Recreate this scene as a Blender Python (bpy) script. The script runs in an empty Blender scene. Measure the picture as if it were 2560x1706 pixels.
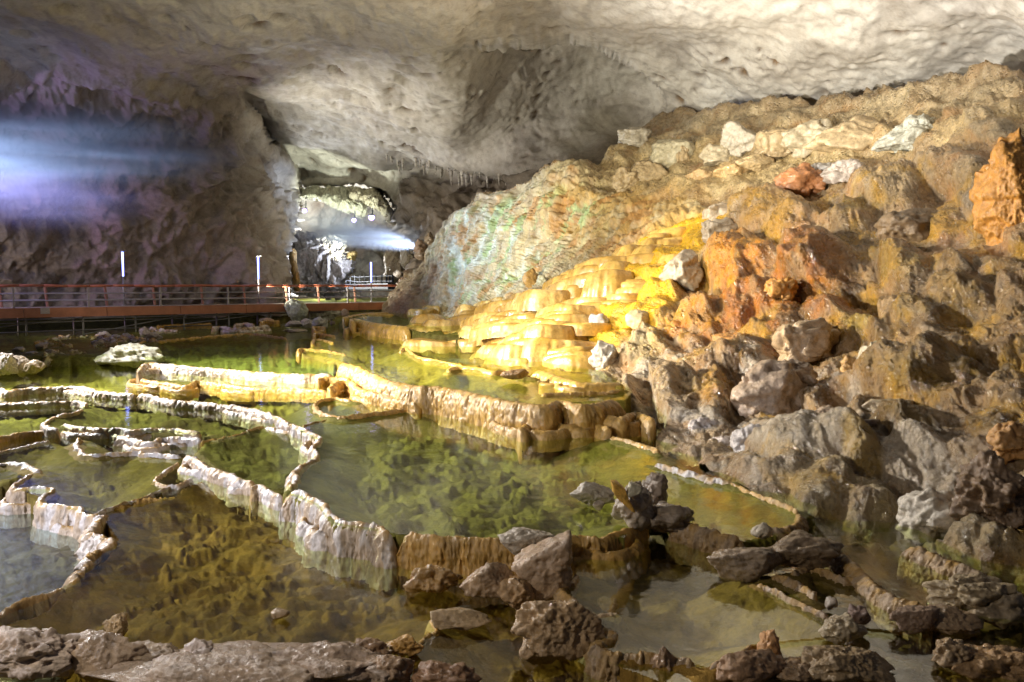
import bpy, bmesh, math, random
import numpy as np
from mathutils import Vector, Matrix, noise as mnoise
random.seed(7); np.random.seed(7)
sc = bpy.context.scene
C = sc.collection
# ------------------------------------------------------------------ camera, world, lamps, exposure
F, CU, CV, HZ, EYE = 2009., 1280., 853., 715., 2.8
PITCH = math.atan((CV - HZ) / F)
cd = bpy.data.cameras.new('camera'); cam = bpy.data.objects.new('camera', cd); C.objects.link(cam)
cd.sensor_width = 36; cd.lens = 36 * F / 2560; cd.clip_start = .1; cd.clip_end = 600
cam.location = (0, 0, EYE); cam.rotation_euler = (math.pi / 2 - PITCH, 0, 0)
sc.camera = cam
w = bpy.data.worlds.new('World'); sc.world = w; w.use_nodes = True
bg = w.node_tree.nodes['Background']; bg.inputs[0].default_value = (.50, .50, .62, 1); bg.inputs[1].default_value = .07
sc.view_settings.view_transform = 'Standard'; sc.view_settings.look = 'None'
sc.view_settings.exposure = 0.28; sc.view_settings.gamma = 1.0
sc.cycles.use_denoising = True
try: sc.cycles.denoiser = 'OPENIMAGEDENOISE'
except Exception: pass
sc.cycles.max_bounces = 7; sc.cycles.diffuse_bounces = 3; sc.cycles.glossy_bounces = 3
sc.cycles.transparent_max_bounces = 10; sc.cycles.volume_bounces = 0
sc.cycles.caustics_reflective = False; sc.cycles.caustics_refractive = False
sc.cycles.sample_clamp_indirect = 6.0; sc.cycles.sample_clamp_direct = 0.0
try: sc.cycles.volume_step_rate = 1.5; sc.cycles.volume_max_steps = 96
except Exception: pass

def lamp(name, kind, loc, to, power, col, size=.5, angle=90, blend=.6):
    d = bpy.data.lights.new(name, kind); d.energy = power; d.color = col
    d.shadow_soft_size = size
    if kind == 'SPOT': d.spot_size = math.radians(angle); d.spot_blend = blend
    o = bpy.data.objects.new(name, d); C.objects.link(o); o.location = loc
    if to is not None: o.rotation_euler = (Vector(to) - Vector(loc)).to_track_quat('-Z', 'Y').to_euler()
    return o
# the show cave's floodlights, plus unseen spots added as fill
lamp('pool_floodlight', 'SPOT', (-22, 24, 10.0), (-5, 21, 0), 42000, (1.0, .97, .95), .2, 78, .9)
lamp('terrace_floodlight', 'SPOT', (-11.5, 15, 5.0), (1.2, 30, 2.0), 12500, (1.0, .93, .74), .2, 66, .6)
lamp('mound_fill', 'SPOT', (-10, 29, 3.6), (2.5, 43, 6.8), 9500, (1.0, .96, .74), .25, 50, .9)  # unseen spot added to brighten the mound
lamp('slope_floodlight', 'SPOT', (-13, 24, 5.0), (10, 19, 3.4), 17000, (1.0, .80, .48), .16, 56, .9)
lamp('ceiling_floodlight', 'SPOT', (1, 17.5, 5.0), (10, 28, 14.5), 21000, (1.0, .98, .94), .3, 74, .8)
lamp('middle_ceiling_floodlight', 'SPOT', (-3, 25, 2.0), (-2, 31, 13), 4500, (1.0, .97, .90), .5, 110, .7)
lamp('vault_floodlight', 'SPOT', (-17, 52, 2.6), (-6, 60, 11), 7500, (1.0, .95, .80), .4, 120, .8)
lamp('wall_floodlight', 'SPOT', (-30, 38, 4.0), (-24, 54, 6), 600, (.72, .66, 1.0), .5, 150, .8)
lamp('brown_wall_floodlight', 'SPOT', (-33, 40, 1.0), (-19, 56, 6), 1000, (1.0, .80, .60), .3, 110, .8)
lamp('upper_slope_fill', 'SPOT', (-3, 27, 6.6), (14, 36, 9.5), 6500, (1.0, .92, .72), .25, 58, .9)  # unseen fill added to lift the upper slope
lamp('walkway_fill', 'SPOT', (-22, 33, 2.6), (-19, 49, 1.2), 1100, (1.0, .86, .74), .2, 64, .8)  # extra spot put in so the walkway shows; no such fixture
lamp('far_chamber_floodlight', 'POINT', (-21, 86, 5.0), None, 6500, (.90, .92, .95), .5)
lamp('far_ceiling_floodlight', 'SPOT', (-14.5, 69, 5.0), (-17, 77, 11.5), 7000, (.93, 1.0, .84), .3, 70, .6)
lamp('passage_floodlight', 'SPOT', (-12, 62, 2.4), (-19, 71, 4.0), 420, (.75, .82, 1.0), .2, 60, .7)
lamp('foreground_floodlight', 'SPOT', (-7.5, 3.2, 5.2), (2, 9, -.4), 1300, (1.0, .88, .72), .25, 100, .8)
lamp('left_foreground_fill', 'SPOT', (-7.5, 6.2, 1.6), (-1.5, 5.5, -.5), 260, (.74, .80, 1.0), .15, 80, .8)  # added bluish fill for the rocks at lower left
lamp('dam_floodlight', 'SPOT', (-11, 6.5, 3.0), (-3.5, 13.5, -.1), 3600, (.88, .88, 1.0), .10, 60, .8)

# ------------------------------------------------------------------ photo-tracing helpers: a pixel + a depth or a height gives a place
ZF = {'F': (0, 0, 1), 'A': (0, 0, 1 / 1.088), 'Z2': (700, 400, 2.353), 'Z3': (1560, 300, 2.353), 'Z4': (0, 800, 2.353),
      'Z5': (700, 800, 2.353), 'Z6': (1500, 800, 2.2198), 'Z7': (0, 1106, 2.353), 'Z8': (900, 1200, 2.6144),
      'Y1': (0, 0, 1.81), 'Y2': (1260, 0, 1.81), 'Y3': (700, 430, 4.3556), 'Y4': (860, 540, 4.356), 'Y5': (1260, 520, 3.5633),
      'Y6': (0, 680, 4.706), 'Y7': (400, 740, 4.706), 'Y8': (1660, 1206, 2.6144)}
cp, sp = math.cos(PITCH), math.sin(PITCH)
def fp(fr, p):
    ox, oy, s = ZF[fr]
    return np.array([(ox + a / s, oy + b / s) for a, b in p], float)
def rays(u, v):
    X = (np.asarray(u, float) - CU) / F; Y = -(np.asarray(v, float) - CV) / F
    dy = sp * Y + cp; dz = cp * Y - sp
    return X / dy, dz / dy            # per unit of depth y
def atd(u, v, D):
    rx, rz = rays(u, v); D = np.asarray(D, float)
    return np.stack([rx * D, D + 0 * rx, EYE + rz * D], -1)
def atz(u, v, z):
    rx, rz = rays(u, v); D = (z - EYE) / rz
    return np.stack([rx * D, D, np.full_like(D, z)], -1)

# ------------------------------------------------------------------ noise
G16 = np.array([(1,1,0),(-1,1,0),(1,-1,0),(-1,-1,0),(1,0,1),(-1,0,1),(1,0,-1),(-1,0,-1),(0,1,1),(0,-1,1),(0,1,-1),(0,-1,-1),(1,1,1),(-1,-1,1),(1,-1,-1),(-1,1,-1)], float)
def hsh(x, y, z, seed):
    h = (x * 73856093) ^ (y * 19349663) ^ (z * 83492791) ^ (seed * 40503 + 977)
    h &= 0xffffffff; h ^= h >> 13; h = (h * 1274126177) & 0xffffffff; h ^= h >> 16
    return h
def pn(P, seed=0):
    I = np.floor(P).astype(np.int64); f = P - I; w = f * f * f * (f * (f * 6 - 15) + 10)
    out = np.zeros(len(P))
    for dx in (0, 1):
        wx = w[:, 0] if dx else 1 - w[:, 0]
        for dy in (0, 1):
            wy = wx * (w[:, 1] if dy else 1 - w[:, 1])
            for dz in (0, 1):
                g = G16[hsh(I[:, 0] + dx, I[:, 1] + dy, I[:, 2] + dz, seed) & 15]
                out += wy * (w[:, 2] if dz else 1 - w[:, 2]) * (g[:, 0] * (f[:, 0] - dx) + g[:, 1] * (f[:, 1] - dy) + g[:, 2] * (f[:, 2] - dz))
    return out
def fbm(P, sc_=1., o=4, gain=.5, seed=0, ridge=False):
    P = np.asarray(P, float) / np.asarray(sc_, float); a = 1.; t = 0
    for k in range(o):
        n = pn(P + 17.3 * k, seed + k)
        if ridge: n = .5 - np.abs(n) * 1.6
        t = t + a * n; a *= gain; P = P * 2.03
    return t
def worley(P, sc_=1., seed=0):
    P = np.asarray(P, float) / np.asarray(sc_, float); I = np.floor(P).astype(np.int64); f = P - I
    d1 = np.full(len(P), 9.); d2 = np.full(len(P), 9.)
    for dx in (-1, 0, 1):
        for dy in (-1, 0, 1):
            for dz in (-1, 0, 1):
                h = hsh(I[:, 0] + dx, I[:, 1] + dy, I[:, 2] + dz, seed)
                d = (f[:, 0] - dx - (h & 1023) / 1023.) ** 2 + (f[:, 1] - dy - ((h >> 10) & 1023) / 1023.) ** 2 + (f[:, 2] - dz - ((h >> 20) & 1023) / 1023.) ** 2
                d2 = np.minimum(d2, np.maximum(d, d1)); d1 = np.minimum(d1, d)
    return np.sqrt(d1), np.sqrt(d2)
def sstep(x, a, b):
    t = np.clip((x - a) / (b - a), 0, 1); return t * t * (3 - 2 * t)
def tps(cpts):
    c = np.array(cpts, float); X = c[:, :2] / 1000.; y = 1 / c[:, 2]; n = len(c)
    r = np.linalg.norm(X[:, None] - X[None], axis=-1); K = np.where(r > 0, r * r * np.log(r + 1e-12), 0) + 2e-3 * np.eye(n)
    A = np.zeros((n + 3, n + 3)); A[:n, :n] = K; A[:n, n] = 1; A[:n, n + 1:] = X; A[n, :n] = 1; A[n + 1:, :n] = X.T
    s = np.linalg.solve(A, np.concatenate([y, np.zeros(3)]))
    def f(u, v):
        U = np.stack([np.ravel(u), np.ravel(v)], -1) / 1000.; out = s[n] + U @ s[n + 1:]
        for i in range(n):
            q = ((U - X[i]) ** 2).sum(-1); out += s[i] * .5 * q * np.log(q + 1e-12)
        return 1 / np.clip(out, 1 / 140., 1 / 5.).reshape(np.shape(u))
    return f
def seg_sd(u, v, poly):
    "distance to a polyline, and on which side (+ = right of travel on screen)"
    best = np.full(np.shape(u), 1e9); side = np.zeros(np.shape(u))
    for a, b in zip(poly[:-1], poly[1:]):
        d = b - a; L = d @ d; t = np.clip(((u - a[0]) * d[0] + (v - a[1]) * d[1]) / L, 0, 1)
        q = np.hypot(u - a[0] - t * d[0], v - a[1] - t * d[1]); s = d[0] * (v - a[1]) - d[1] * (u - a[0])
        m = q < best; best = np.where(m, q, best); side = np.where(m, np.sign(s), side)
    return best, side
def inpoly(x, y, P):
    c = np.zeros(np.shape(x), bool); n = len(P); j = n - 1
    for i in range(n):
        xi, yi = P[i][0], P[i][1]; xj, yj = P[j][0], P[j][1]
        if yi != yj:
            c ^= ((yi > y) != (yj > y)) & (x < (xj - xi) * (y - yi) / (yj - yi) + xi)
        j = i
    return c
def softpoly(u, v, P, wd):
    P = np.array(P, float); d, _ = seg_sd(u, v, np.vstack([P, P[:1]])); s = np.where(inpoly(u, v, P), d, -d)
    return sstep(s, -wd, wd)
def catmull(P, n):
    P = np.asarray(P, float)
    if len(P) < 3:
        t = np.linspace(0, 1, n)[:, None]; return P[0] * (1 - t) + P[-1] * t
    Q = np.vstack([2 * P[0] - P[1], P, 2 * P[-1] - P[-2]]); out = []
    L = np.concatenate([[0], np.cumsum(np.linalg.norm(np.diff(P[:, :3], axis=0), axis=1))]); L /= L[-1]
    s = np.linspace(0, 1, n); k = np.clip(np.searchsorted(L, s, 'right') - 1, 0, len(P) - 2)
    t = ((s - L[k]) / np.maximum(L[k + 1] - L[k], 1e-9))[:, None]
    a, b, c, d = Q[k], Q[k + 1], Q[k + 2], Q[k + 3]
    return .5 * (2 * b + (c - a) * t + (2 * a - 5 * b + 4 * c - d) * t ** 2 + (3 * b - a - 3 * c + d) * t ** 3)

# ------------------------------------------------------------------ meshes
def mk(name, V, Q, mat, parent=None, smooth=True, tint=None):
    V = np.ascontiguousarray(V, np.float32); Q = np.ascontiguousarray(Q, np.int32); k = Q.shape[1]
    me = bpy.data.meshes.new(name); me.vertices.add(len(V)); me.vertices.foreach_set('co', V.ravel())
    me.loops.add(Q.size); me.loops.foreach_set('vertex_index', Q.ravel())
    me.polygons.add(len(Q)); me.polygons.foreach_set('loop_start', np.arange(0, Q.size, k, dtype=np.int32))
    me.polygons.foreach_set('use_smooth', np.full(len(Q), smooth))
    if tint is None: tint = np.zeros((len(V), 4))
    if True:
        a = me.attributes.new('tint', 'FLOAT_COLOR', 'POINT'); a.data.foreach_set('color', np.ascontiguousarray(tint, np.float32).ravel())
    me.update(calc_edges=True); me.validate()
    o = bpy.data.objects.new(name, me); C.objects.link(o)
    if mat: me.materials.append(mat)
    if parent: o.parent = parent
    return o
def gridq(nu, nv):
    i = np.arange(nu * nv).reshape(nu, nv)
    return np.stack([i[:-1, :-1], i[1:, :-1], i[1:, 1:], i[:-1, 1:]], -1).reshape(-1, 4)
def gnorm(P):
    n = np.cross(np.gradient(P, axis=0), np.gradient(P, axis=1)); n /= np.linalg.norm(n, axis=-1, keepdims=True) + 1e-9
    s = np.sign((n * (np.array([0, 0, EYE]) - P)).sum(-1, keepdims=True)); return n * np.where(s == 0, 1, s)
def tag(o, label, cat, group=None, kind=None):
    if label: o['label'] = label
    if cat: o['category'] = cat
    if group: o['group'] = group
    if kind: o['kind'] = kind
    return o
def empty(name, loc, label, cat, group=None):
    o = bpy.data.objects.new(name, None); C.objects.link(o); o.location = loc; return tag(o, label, cat, group)
def compact(V, Q, *attrs):
    u, inv = np.unique(Q, return_inverse=True); return (V[u], inv.reshape(Q.shape)) + tuple(a[u] for a in attrs)

# ------------------------------------------------------------------ materials
class NT:
    def __init__(s, name):
        s.m = bpy.data.materials.new(name); s.m.use_nodes = True; s.t = s.m.node_tree; s.n = s.t.nodes; s.n.clear()
        s.out = s.n.new('ShaderNodeOutputMaterial')
    def add(s, typ, ins=None, **kw):
        n = s.n.new('ShaderNode' + typ)
        for k, v in kw.items(): setattr(n, k, v)
        for k, v in (ins or {}).items(): s.set(n.inputs[k], v)
        return n
    def set(s, sock, v):
        if isinstance(v, bpy.types.NodeSocket): s.t.links.new(v, sock)
        elif isinstance(v, bpy.types.Node): s.t.links.new(v.outputs[0], sock)
        else: sock.default_value = v
    def noise(s, vec, scale, detail=6, rough=.6, dist=0.):
        return s.add('TexNoise', {'Vector': vec, 'Scale': scale, 'Detail': detail, 'Roughness': rough, 'Distortion': dist})
    def ramp(s, fac, stops):
        r = s.add('ValToRGB', {'Fac': fac}); e = r.color_ramp.elements
        while len(e) < len(stops): e.new(.5)
        for q, (p, c) in zip(e, stops): q.position = p; q.color = c if len(c) == 4 else (*c, 1)
        return r
    def math(s, op, a, b=0.): return s.add('Math', {0: a, 1: b}, operation=op)
    def mix(s, fac, a, b, blend='MIX'):
        n = s.add('Mix', data_type='RGBA', blend_type=blend); s.set(n.inputs[0], fac); s.set(n.inputs[6], a); s.set(n.inputs[7], b); return n.outputs[2]
c4 = lambda c: (*c, 1)
def rock_mat(name, cols, scale=1., stain=None, stain_amt=.5, rough=(.35, .8), bump=.6, dist=.06, spec=.5, flute=False, pits=0.):
    t = NT(name); pos = t.add('NewGeometry').outputs['Position']
    mp = t.add('Mapping', {'Vector': pos, 'Scale': (scale, scale, scale * (.35 if flute else 1.))})
    big = t.noise(mp, .55, 5, .6, .6); med = t.noise(mp, 2.6, 8, .68, .4); fine = t.noise(mp, 14., 8, .7)
    f = t.math('ADD', t.math('MULTIPLY', med.outputs[0], .65), t.math('MULTIPLY', fine.outputs[0], .35))
    col = t.ramp(f, [(.30, cols[0]), (.48, cols[1]), (.66, cols[2])]).outputs[0]
    if stain:
        sf = t.ramp(big.outputs[0], [(.46, (0, 0, 0)), (.66, (stain_amt,) * 3)]).outputs[0]
        col = t.mix(sf, col, c4(stain))
    at = t.add('Attribute', attribute_name='tint')
    mott = t.ramp(f, [(.30, (.32, .30, .28)), (.50, (1., .98, .95)), (.68, (1.6, 1.55, 1.5))]).outputs[0]
    col = t.mix(at.outputs['Alpha'], col, t.mix(1.0, at.outputs['Color'], mott, 'MULTIPLY'))
    rg = t.add('MapRange', {'Value': t.noise(mp, 1.7, 6, .7).outputs[0], 'From Min': .35, 'From Max': .68, 'To Min': rough[0], 'To Max': rough[1]})
    h = t.math('ADD', t.math('MULTIPLY', med.outputs[0], 1.0), t.math('MULTIPLY', fine.outputs[0], .5))
    if pits:
        vo = t.add('TexVoronoi', {'Vector': mp, 'Scale': 5.5}); pv = t.add('MapRange', {'Value': vo.outputs['Distance'], 'From Min': .05, 'From Max': .4, 'To Min': -pits, 'To Max': 0.})
        h = t.math('ADD', h, pv)
    bp = t.add('Bump', {'Height': h, 'Strength': bump, 'Distance': dist})
    b = t.add('BsdfPrincipled', {'Base Color': col, 'Roughness': rg.outputs[0], 'Normal': bp.outputs[0], 'Specular IOR Level': spec})
    t.set(t.out.inputs[0], b); return t.m
def flat_mat(name, col, rough=.5, metal=0., var=.25, scale=4., bump=.2, spec=.5):
    t = NT(name); pos = t.add('NewGeometry').outputs['Position']; n = t.noise(pos, scale, 8, .65)
    c = t.ramp(n.outputs[0], [(.3, tuple(x * (1 - var) for x in col)), (.7, tuple(min(1, x * (1 + var)) for x in col))])
    bp = t.add('Bump', {'Height': n.outputs[0], 'Strength': bump, 'Distance': .02})
    b = t.add('BsdfPrincipled', {'Base Color': c.outputs[0], 'Roughness': rough, 'Metallic': metal, 'Normal': bp.outputs[0], 'Specular IOR Level': spec})
    t.set(t.out.inputs[0], b); return t.m
def glow_mat(name, col, strength):
    t = NT(name); e = t.add('Emission', {'Color': c4(col), 'Strength': strength}); t.set(t.out.inputs[0], e); return t.m
def water_mat(name, tint, rough=.06, ripple=.03, rs=3.):
    t = NT(name); pos = t.add('NewGeometry').outputs['Position']
    n = t.noise(pos, rs, 3, .5); bp = t.add('Bump', {'Height': n.outputs[0], 'Strength': ripple, 'Distance': .1})
    g = t.add('BsdfGlossy', {'Color': (1, 1, 1, 1), 'Roughness': rough, 'Normal': bp.outputs[0]})
    tr = t.add('BsdfTransparent', {'Color': c4(tint)}); fr = t.math('MULTIPLY', t.add('Fresnel', {'IOR': 1.33, 'Normal': bp.outputs[0]}), .21)
    mx = t.add('MixShader', {0: fr, 1: tr, 2: g}); t.set(t.out.inputs[0], mx); return t.m
M = {}
M['vault'] = rock_mat('pale_limestone', [(.32, .28, .23), (.58, .54, .47), (.72, .69, .62)], .55, (.44, .38, .30), .35, (.5, .9), .38, .07, .3)
M['slope'] = rock_mat('ochre_slope_rock', [(.10, .065, .03), (.30, .20, .10), (.46, .37, .24)], 1.25, (.42, .20, .06), .6, (.12, .52), 1.0, .10, .8, pits=.45)
M['mound'] = rock_mat('mossy_flowstone', [(.20, .14, .07), (.46, .38, .24), (.62, .60, .46)], .9, (.42, .24, .09), .75, (.35, .8), .9, .08, .5, flute=True)
M['gold'] = rock_mat('golden_flowstone', [(.40, .20, .02), (.60, .34, .05), (.72, .48, .12)], 1.0, (.70, .46, .14), .15, (.2, .5), .6, .02, .6)
M['rimgold'] = rock_mat('wet_ochre_rimstone', [(.30, .17, .03), (.52, .34, .09), (.66, .50, .22)], 2.0, (.58, .50, .40), .5, (.2, .55), .9, .03, .6, flute=True)
M['rimgrey'] = rock_mat('wet_grey_rimstone', [(.30, .25, .20), (.52, .48, .43), (.70, .67, .64)], 2.0, (.40, .29, .14), .55, (.28, .42), 1.0, .03, .55, flute=True)
M['rock'] = rock_mat('grey_brown_limestone', [(.12, .08, .05), (.34, .26, .17), (.55, .47, .36)], 2.2, (.36, .22, .08), .6, (.14, .58), .85, .03, .5, pits=.25)
M['drape'] = rock_mat('draped_flowstone', [(.16, .11, .05), (.36, .28, .15), (.52, .45, .32)], 1.6, (.36, .26, .07), .6, (.16, .55), .8, .04, .7, flute=True)
M['bed'] = rock_mat('silty_pool_bed', [(.035, .03, .010), (.15, .135, .036), (.30, .27, .08)], 1.3, (.08, .055, .018), .85, (.8, .95), .8, .06, .1)
M['water'] = water_mat('clear_pool_water', (.84, .90, .62), .07, .05)
M['stream'] = water_mat('running_water', (.62, .70, .66), .25, .16, 5.)
# ------------------------------------------------------------------ cave vault: ceiling, left wall and the far chamber seen through the passage
A_PTS = [(0,690,50),(350,690,54),(600,690,58),(715,690,62),(0,350,46),(300,330,50),(550,350,57),(700,520,66),(0,100,40),(0,-200,27),(500,0,37),(500,-300,25),(1000,0,36),
 (1000,100,42),(1000,-300,24),(1500,0,36),(1500,-300,24),(2000,0,31),(2500,0,25),(2000,-300,21),(2500,-300,17),(2560,170,29.5),(2200,190,37),(1900,220,44),(1660,270,50),
 (1680,150,45),(1000,200,49),(1300,200,51),(1000,300,58),(1300,300,57),(1550,200,51),(1600,290,55),(850,350,66),(1000,400,70),(1250,400,62),(1400,400,57),(740,465,74),(1000,470,74),
 (1100,560,66),(1050,650,64),(1500,450,54),(2000,400,42),(2600,400,28),(-300,690,46),(-300,200,38),(1100,780,62),(1600,700,50),(2400,700,32),(700,800,62),(0,800,50)]
FAR_PTS = [(700,470,84),(980,480,90),(850,560,102),(1000,600,104),(740,640,96),(850,760,112),(690,760,100),(1050,700,104),(760,520,92),(900,650,116)]
HOLE = [(738,474),(750,466),(800,462),(870,462),(925,470),(962,485),(985,520),(1000,560),(1040,600),(1045,700),(1000,780),(722,780),(722,640),(728,610),(740,540),(748,500)]
fA, fFar = tps(A_PTS), tps(FAR_PTS)
def vaultD(u, v):
    D = fA(u, v)
    L = np.array([(598,225),(612,265),(640,300),(655,335),(668,372),(700,395),(735,425),(738,470)], float)
    d, s = seg_sd(u, v, L); inw = np.where(s > 0, -d, d)      # travel is down: left of travel on screen is the vault side
    D = D + 11 * sstep(inw, -4, 12) * np.exp(-np.clip(d, 0, None) / 130.) * sstep(v, 190, 300) * (1 - sstep(v, 440, 500))
    L = np.array([(1090,120),(1200,108),(1330,102),(1420,100),(1500,112),(1575,140),(1630,180),(1662,225),(1668,262),(1655,300)], float)
    d, s = seg_sd(u, v, L); inw = np.where(s > 0, d, -d)
    D = D + 11.0 * sstep(inw, -3, 8) * np.exp(-np.clip(d, 0, None) / 430.) * sstep(u, 1080, 1360) * (1 - sstep(v, 250, 480))
    L = np.array([(800,420),(860,410),(960,405),(1080,412),(1180,428),(1260,436),(1330,420)], float)
    d, s = seg_sd(u, v, L); inw = np.where(s > 0, d, -d)
    D = D + 4.5 * sstep(inw, -4, 9) * np.exp(-np.clip(d, 0, None) / 120.) * sstep(u, 800, 900) * (1 - sstep(u, 1280, 1340))
    h = softpoly(u, v, HOLE, 8); return D * (1 - h) + fFar(u, v) * h, h
us = np.arange(-300, 2900, 3.6); vs = np.arange(-340, 790, 3.4)
U, Vv = np.meshgrid(us, vs, indexing='ij')
D, hole = vaultD(U, Vv); P = atd(U, Vv, D); N = gnorm(P); sh = P.shape; X = P.reshape(-1, 3)
flat = np.maximum(softpoly(U, Vv, [(-500,120),(250,190),(560,235),(640,330),(730,440),(745,800),(-500,800)], 70).ravel(), np.maximum(softpoly(U, Vv, [(985,500),(1030,450),(1330,430),(1500,420),(1300,800),(1000,800)], 25).ravel(), hole.ravel()))           # 1 on walls, 0 on the ceiling
cz = X * np.array([1, 1, .8])
w1, w2 = worley(X + fbm(X, 3., 2, seed=91)[:, None] * .8, 2.0, 3); v1, _ = worley(X + fbm(X, 1.2, 2, seed=92)[:, None] * .4, .85, 5)
pat = sstep(fbm(X, 6., 2, seed=95), -.30, .30); scal = -(.10 + .34 * pat) * np.clip(1 - w1 / .38, 0, 1) ** 1.2 - (.03 + .13 * pat) * np.clip(1 - v1 / .36, 0, 1)
hol = worley(X + fbm(X, 2., 2, seed=93)[:, None] * .7, 3.4, 8)[0]; scal -= .75 * pat * np.clip(1 - hol / .20, 0, 1) ** .6
ceil = scal + 1.1 * fbm(cz, (9, 14, 9), 3, seed=11) + .10 * fbm(cz, (1.9, 2.6, 1.9), 4, .5, seed=14) - .10 * np.clip(.25 + fbm(cz, (.9, 1.5, .9), 3, .5, seed=18, ridge=True), 0, 1)
wz_ = X @ np.array([[1, 0, .5], [0, 1, 0], [-.5, 0, 1.]])
wall = 1.7 * fbm(X, (6, 6, 6), 3, seed=21) + .95 * fbm(wz_, (3.6, 3.6, 5.0), 3, .5, seed=25, ridge=True) + .42 * fbm(wz_, (1.3, 1.3, 1.9), 5, .58, seed=24, ridge=True) + .5 * (np.clip(np.subtract(*worley(wz_ + fbm(X, 1.5, 2, seed=27)[:, None] * .6, (2.2, 2.2, 4.), 28)[::-1]), 0, .4) - .2)
disp = (ceil * (1 - flat) + wall * flat) * (1 - .2 * hole.ravel())
P2 = X + N.reshape(-1, 3) * disp[:, None]
q = gridq(len(us), len(vs))
t = np.zeros((len(X), 4))
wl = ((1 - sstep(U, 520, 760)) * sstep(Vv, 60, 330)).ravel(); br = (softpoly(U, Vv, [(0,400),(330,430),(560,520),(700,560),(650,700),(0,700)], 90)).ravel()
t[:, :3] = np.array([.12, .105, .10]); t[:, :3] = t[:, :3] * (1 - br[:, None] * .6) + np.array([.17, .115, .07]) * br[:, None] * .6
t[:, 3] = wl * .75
pock_ = np.clip((np.clip(1 - w1 / .30, 0, 1) + .7 * np.clip(1 - v1 / .28, 0, 1)) * (pat + .05) * 1.5 + 1.2 * np.clip(1 - hol / .19, 0, 1) * pat, 0, 1) * (1 - flat)  # pits: brown sediment tone, deepened with shade put into the colour
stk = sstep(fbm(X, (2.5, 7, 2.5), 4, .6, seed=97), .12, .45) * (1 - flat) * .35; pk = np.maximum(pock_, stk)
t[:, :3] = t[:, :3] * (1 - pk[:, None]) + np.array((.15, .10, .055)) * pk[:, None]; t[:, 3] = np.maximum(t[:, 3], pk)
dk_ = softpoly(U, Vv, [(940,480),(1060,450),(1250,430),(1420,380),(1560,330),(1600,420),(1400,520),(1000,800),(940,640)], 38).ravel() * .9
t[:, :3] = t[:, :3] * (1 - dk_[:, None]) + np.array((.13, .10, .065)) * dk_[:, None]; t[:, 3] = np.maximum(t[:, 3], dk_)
inside = (hole.ravel()[q].min(1) > .5)
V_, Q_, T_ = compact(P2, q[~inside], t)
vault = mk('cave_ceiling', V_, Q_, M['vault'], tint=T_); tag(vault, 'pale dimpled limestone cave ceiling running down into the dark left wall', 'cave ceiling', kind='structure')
M['far'] = rock_mat('far_chamber_rock', [(.14, .13, .12), (.34, .32, .27), (.52, .49, .40)], .5, (.36, .22, .14), .4, (.5, .9), .7, .14, .3)
V_, Q_ = compact(P2, q[inside])
tag(mk('far_chamber', V_, Q_, M['far']), 'next cave chamber seen through the passage', 'cave chamber', kind='structure')

# ------------------------------------------------------------------ the rocky slope on the right and the mossy mound in the middle
S_PTS = [(972,775,52),(1000,650,52.5),(1150,530,50),(1300,450,47),(1150,700,47),(1300,700,41),(1300,550,44),(1450,500,41),(1450,650,36),(1600,560,34.5),(1760,530,32.5),(1150,775,45),
 (1300,780,36),(1484,927,22),(1400,850,27.5),(1500,780,26.5),(1600,700,27),(1700,620,29),(1563,1016,17.9),(1635,1066,16.1),(1766,1147,13.1),(1847,1100,14.4),(1995,1264,10.3),(2004,1275,10.1),
 (2272,1332,9.5),(2482,1443,8.2),(2700,1560,7.2),(2560,1100,9.9),(2560,800,13),(2560,600,15.5),(2300,800,15),(2000,800,19),(1800,850,20),(1650,900,20.5),(1750,650,26),(2000,600,23.5),(2300,600,19.5),
 (2560,400,20),(2300,400,26),(2000,400,32),(1750,450,36),(1500,430,42),(1400,430,43),(1640,290,49),(1900,240,41),(2200,215,34.5),(2560,180,27),(2300,1100,11.5),(2000,1000,14.5),(2300,1240,10.2),(2800,300,22),(2800,900,10.5),
 (1700,980,17.2),(2100,1200,11)]
fS = tps(S_PTS)
TOPX = [(870,820),(955,785),(966,760),(975,735),(1000,695),(1040,650),(1090,590),(1140,530),(1150,520),(1200,490),(1290,455),(1340,430),(1430,405),(1480,400),(1540,360),(1610,318),(1660,285),(1700,272),(1850,262),(2060,232),(2290,210),(2560,178),(2900,135)]
BOTX = [(870,830),(1000,830),(1150,850),(1250,900),(1484,1010),(1560,1090),(1640,1130),(1770,1200),(1900,1290),(2010,1340),(2280,1430),(2482,1540),(2900,1760)]
us = np.arange(880, 2880, 3.4); nv = 300; NB = 7
tu = np.interp(us, *zip(*TOPX)); bu = np.interp(us, *zip(*BOTX)); tj = fbm(np.stack([us, 0 * us, 0 * us], -1), 60., 4, seed=61) * 5
s = np.linspace(0, 1, nv); Vv = (tu + tj)[:, None] * (1 - s) + bu[:, None] * s; U = np.repeat(us[:, None], nv, 1)
D = fS(U, Vv)
MOUND = [(900,850),(955,790),(975,735),(1040,650),(1140,530),(1290,455),(1470,395),(1475,470),(1700,500),(1790,520),(1720,560),(1600,620),(1500,690),(1400,760),(1300,790),(1200,830),(1000,860)]
mm = softpoly(U, Vv, MOUND, 25)
# the mound stands proud of the bench above it
P = atd(U, Vv, D); N = gnorm(P); X = P.reshape(-1, 3)
m = mm.ravel()
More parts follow.
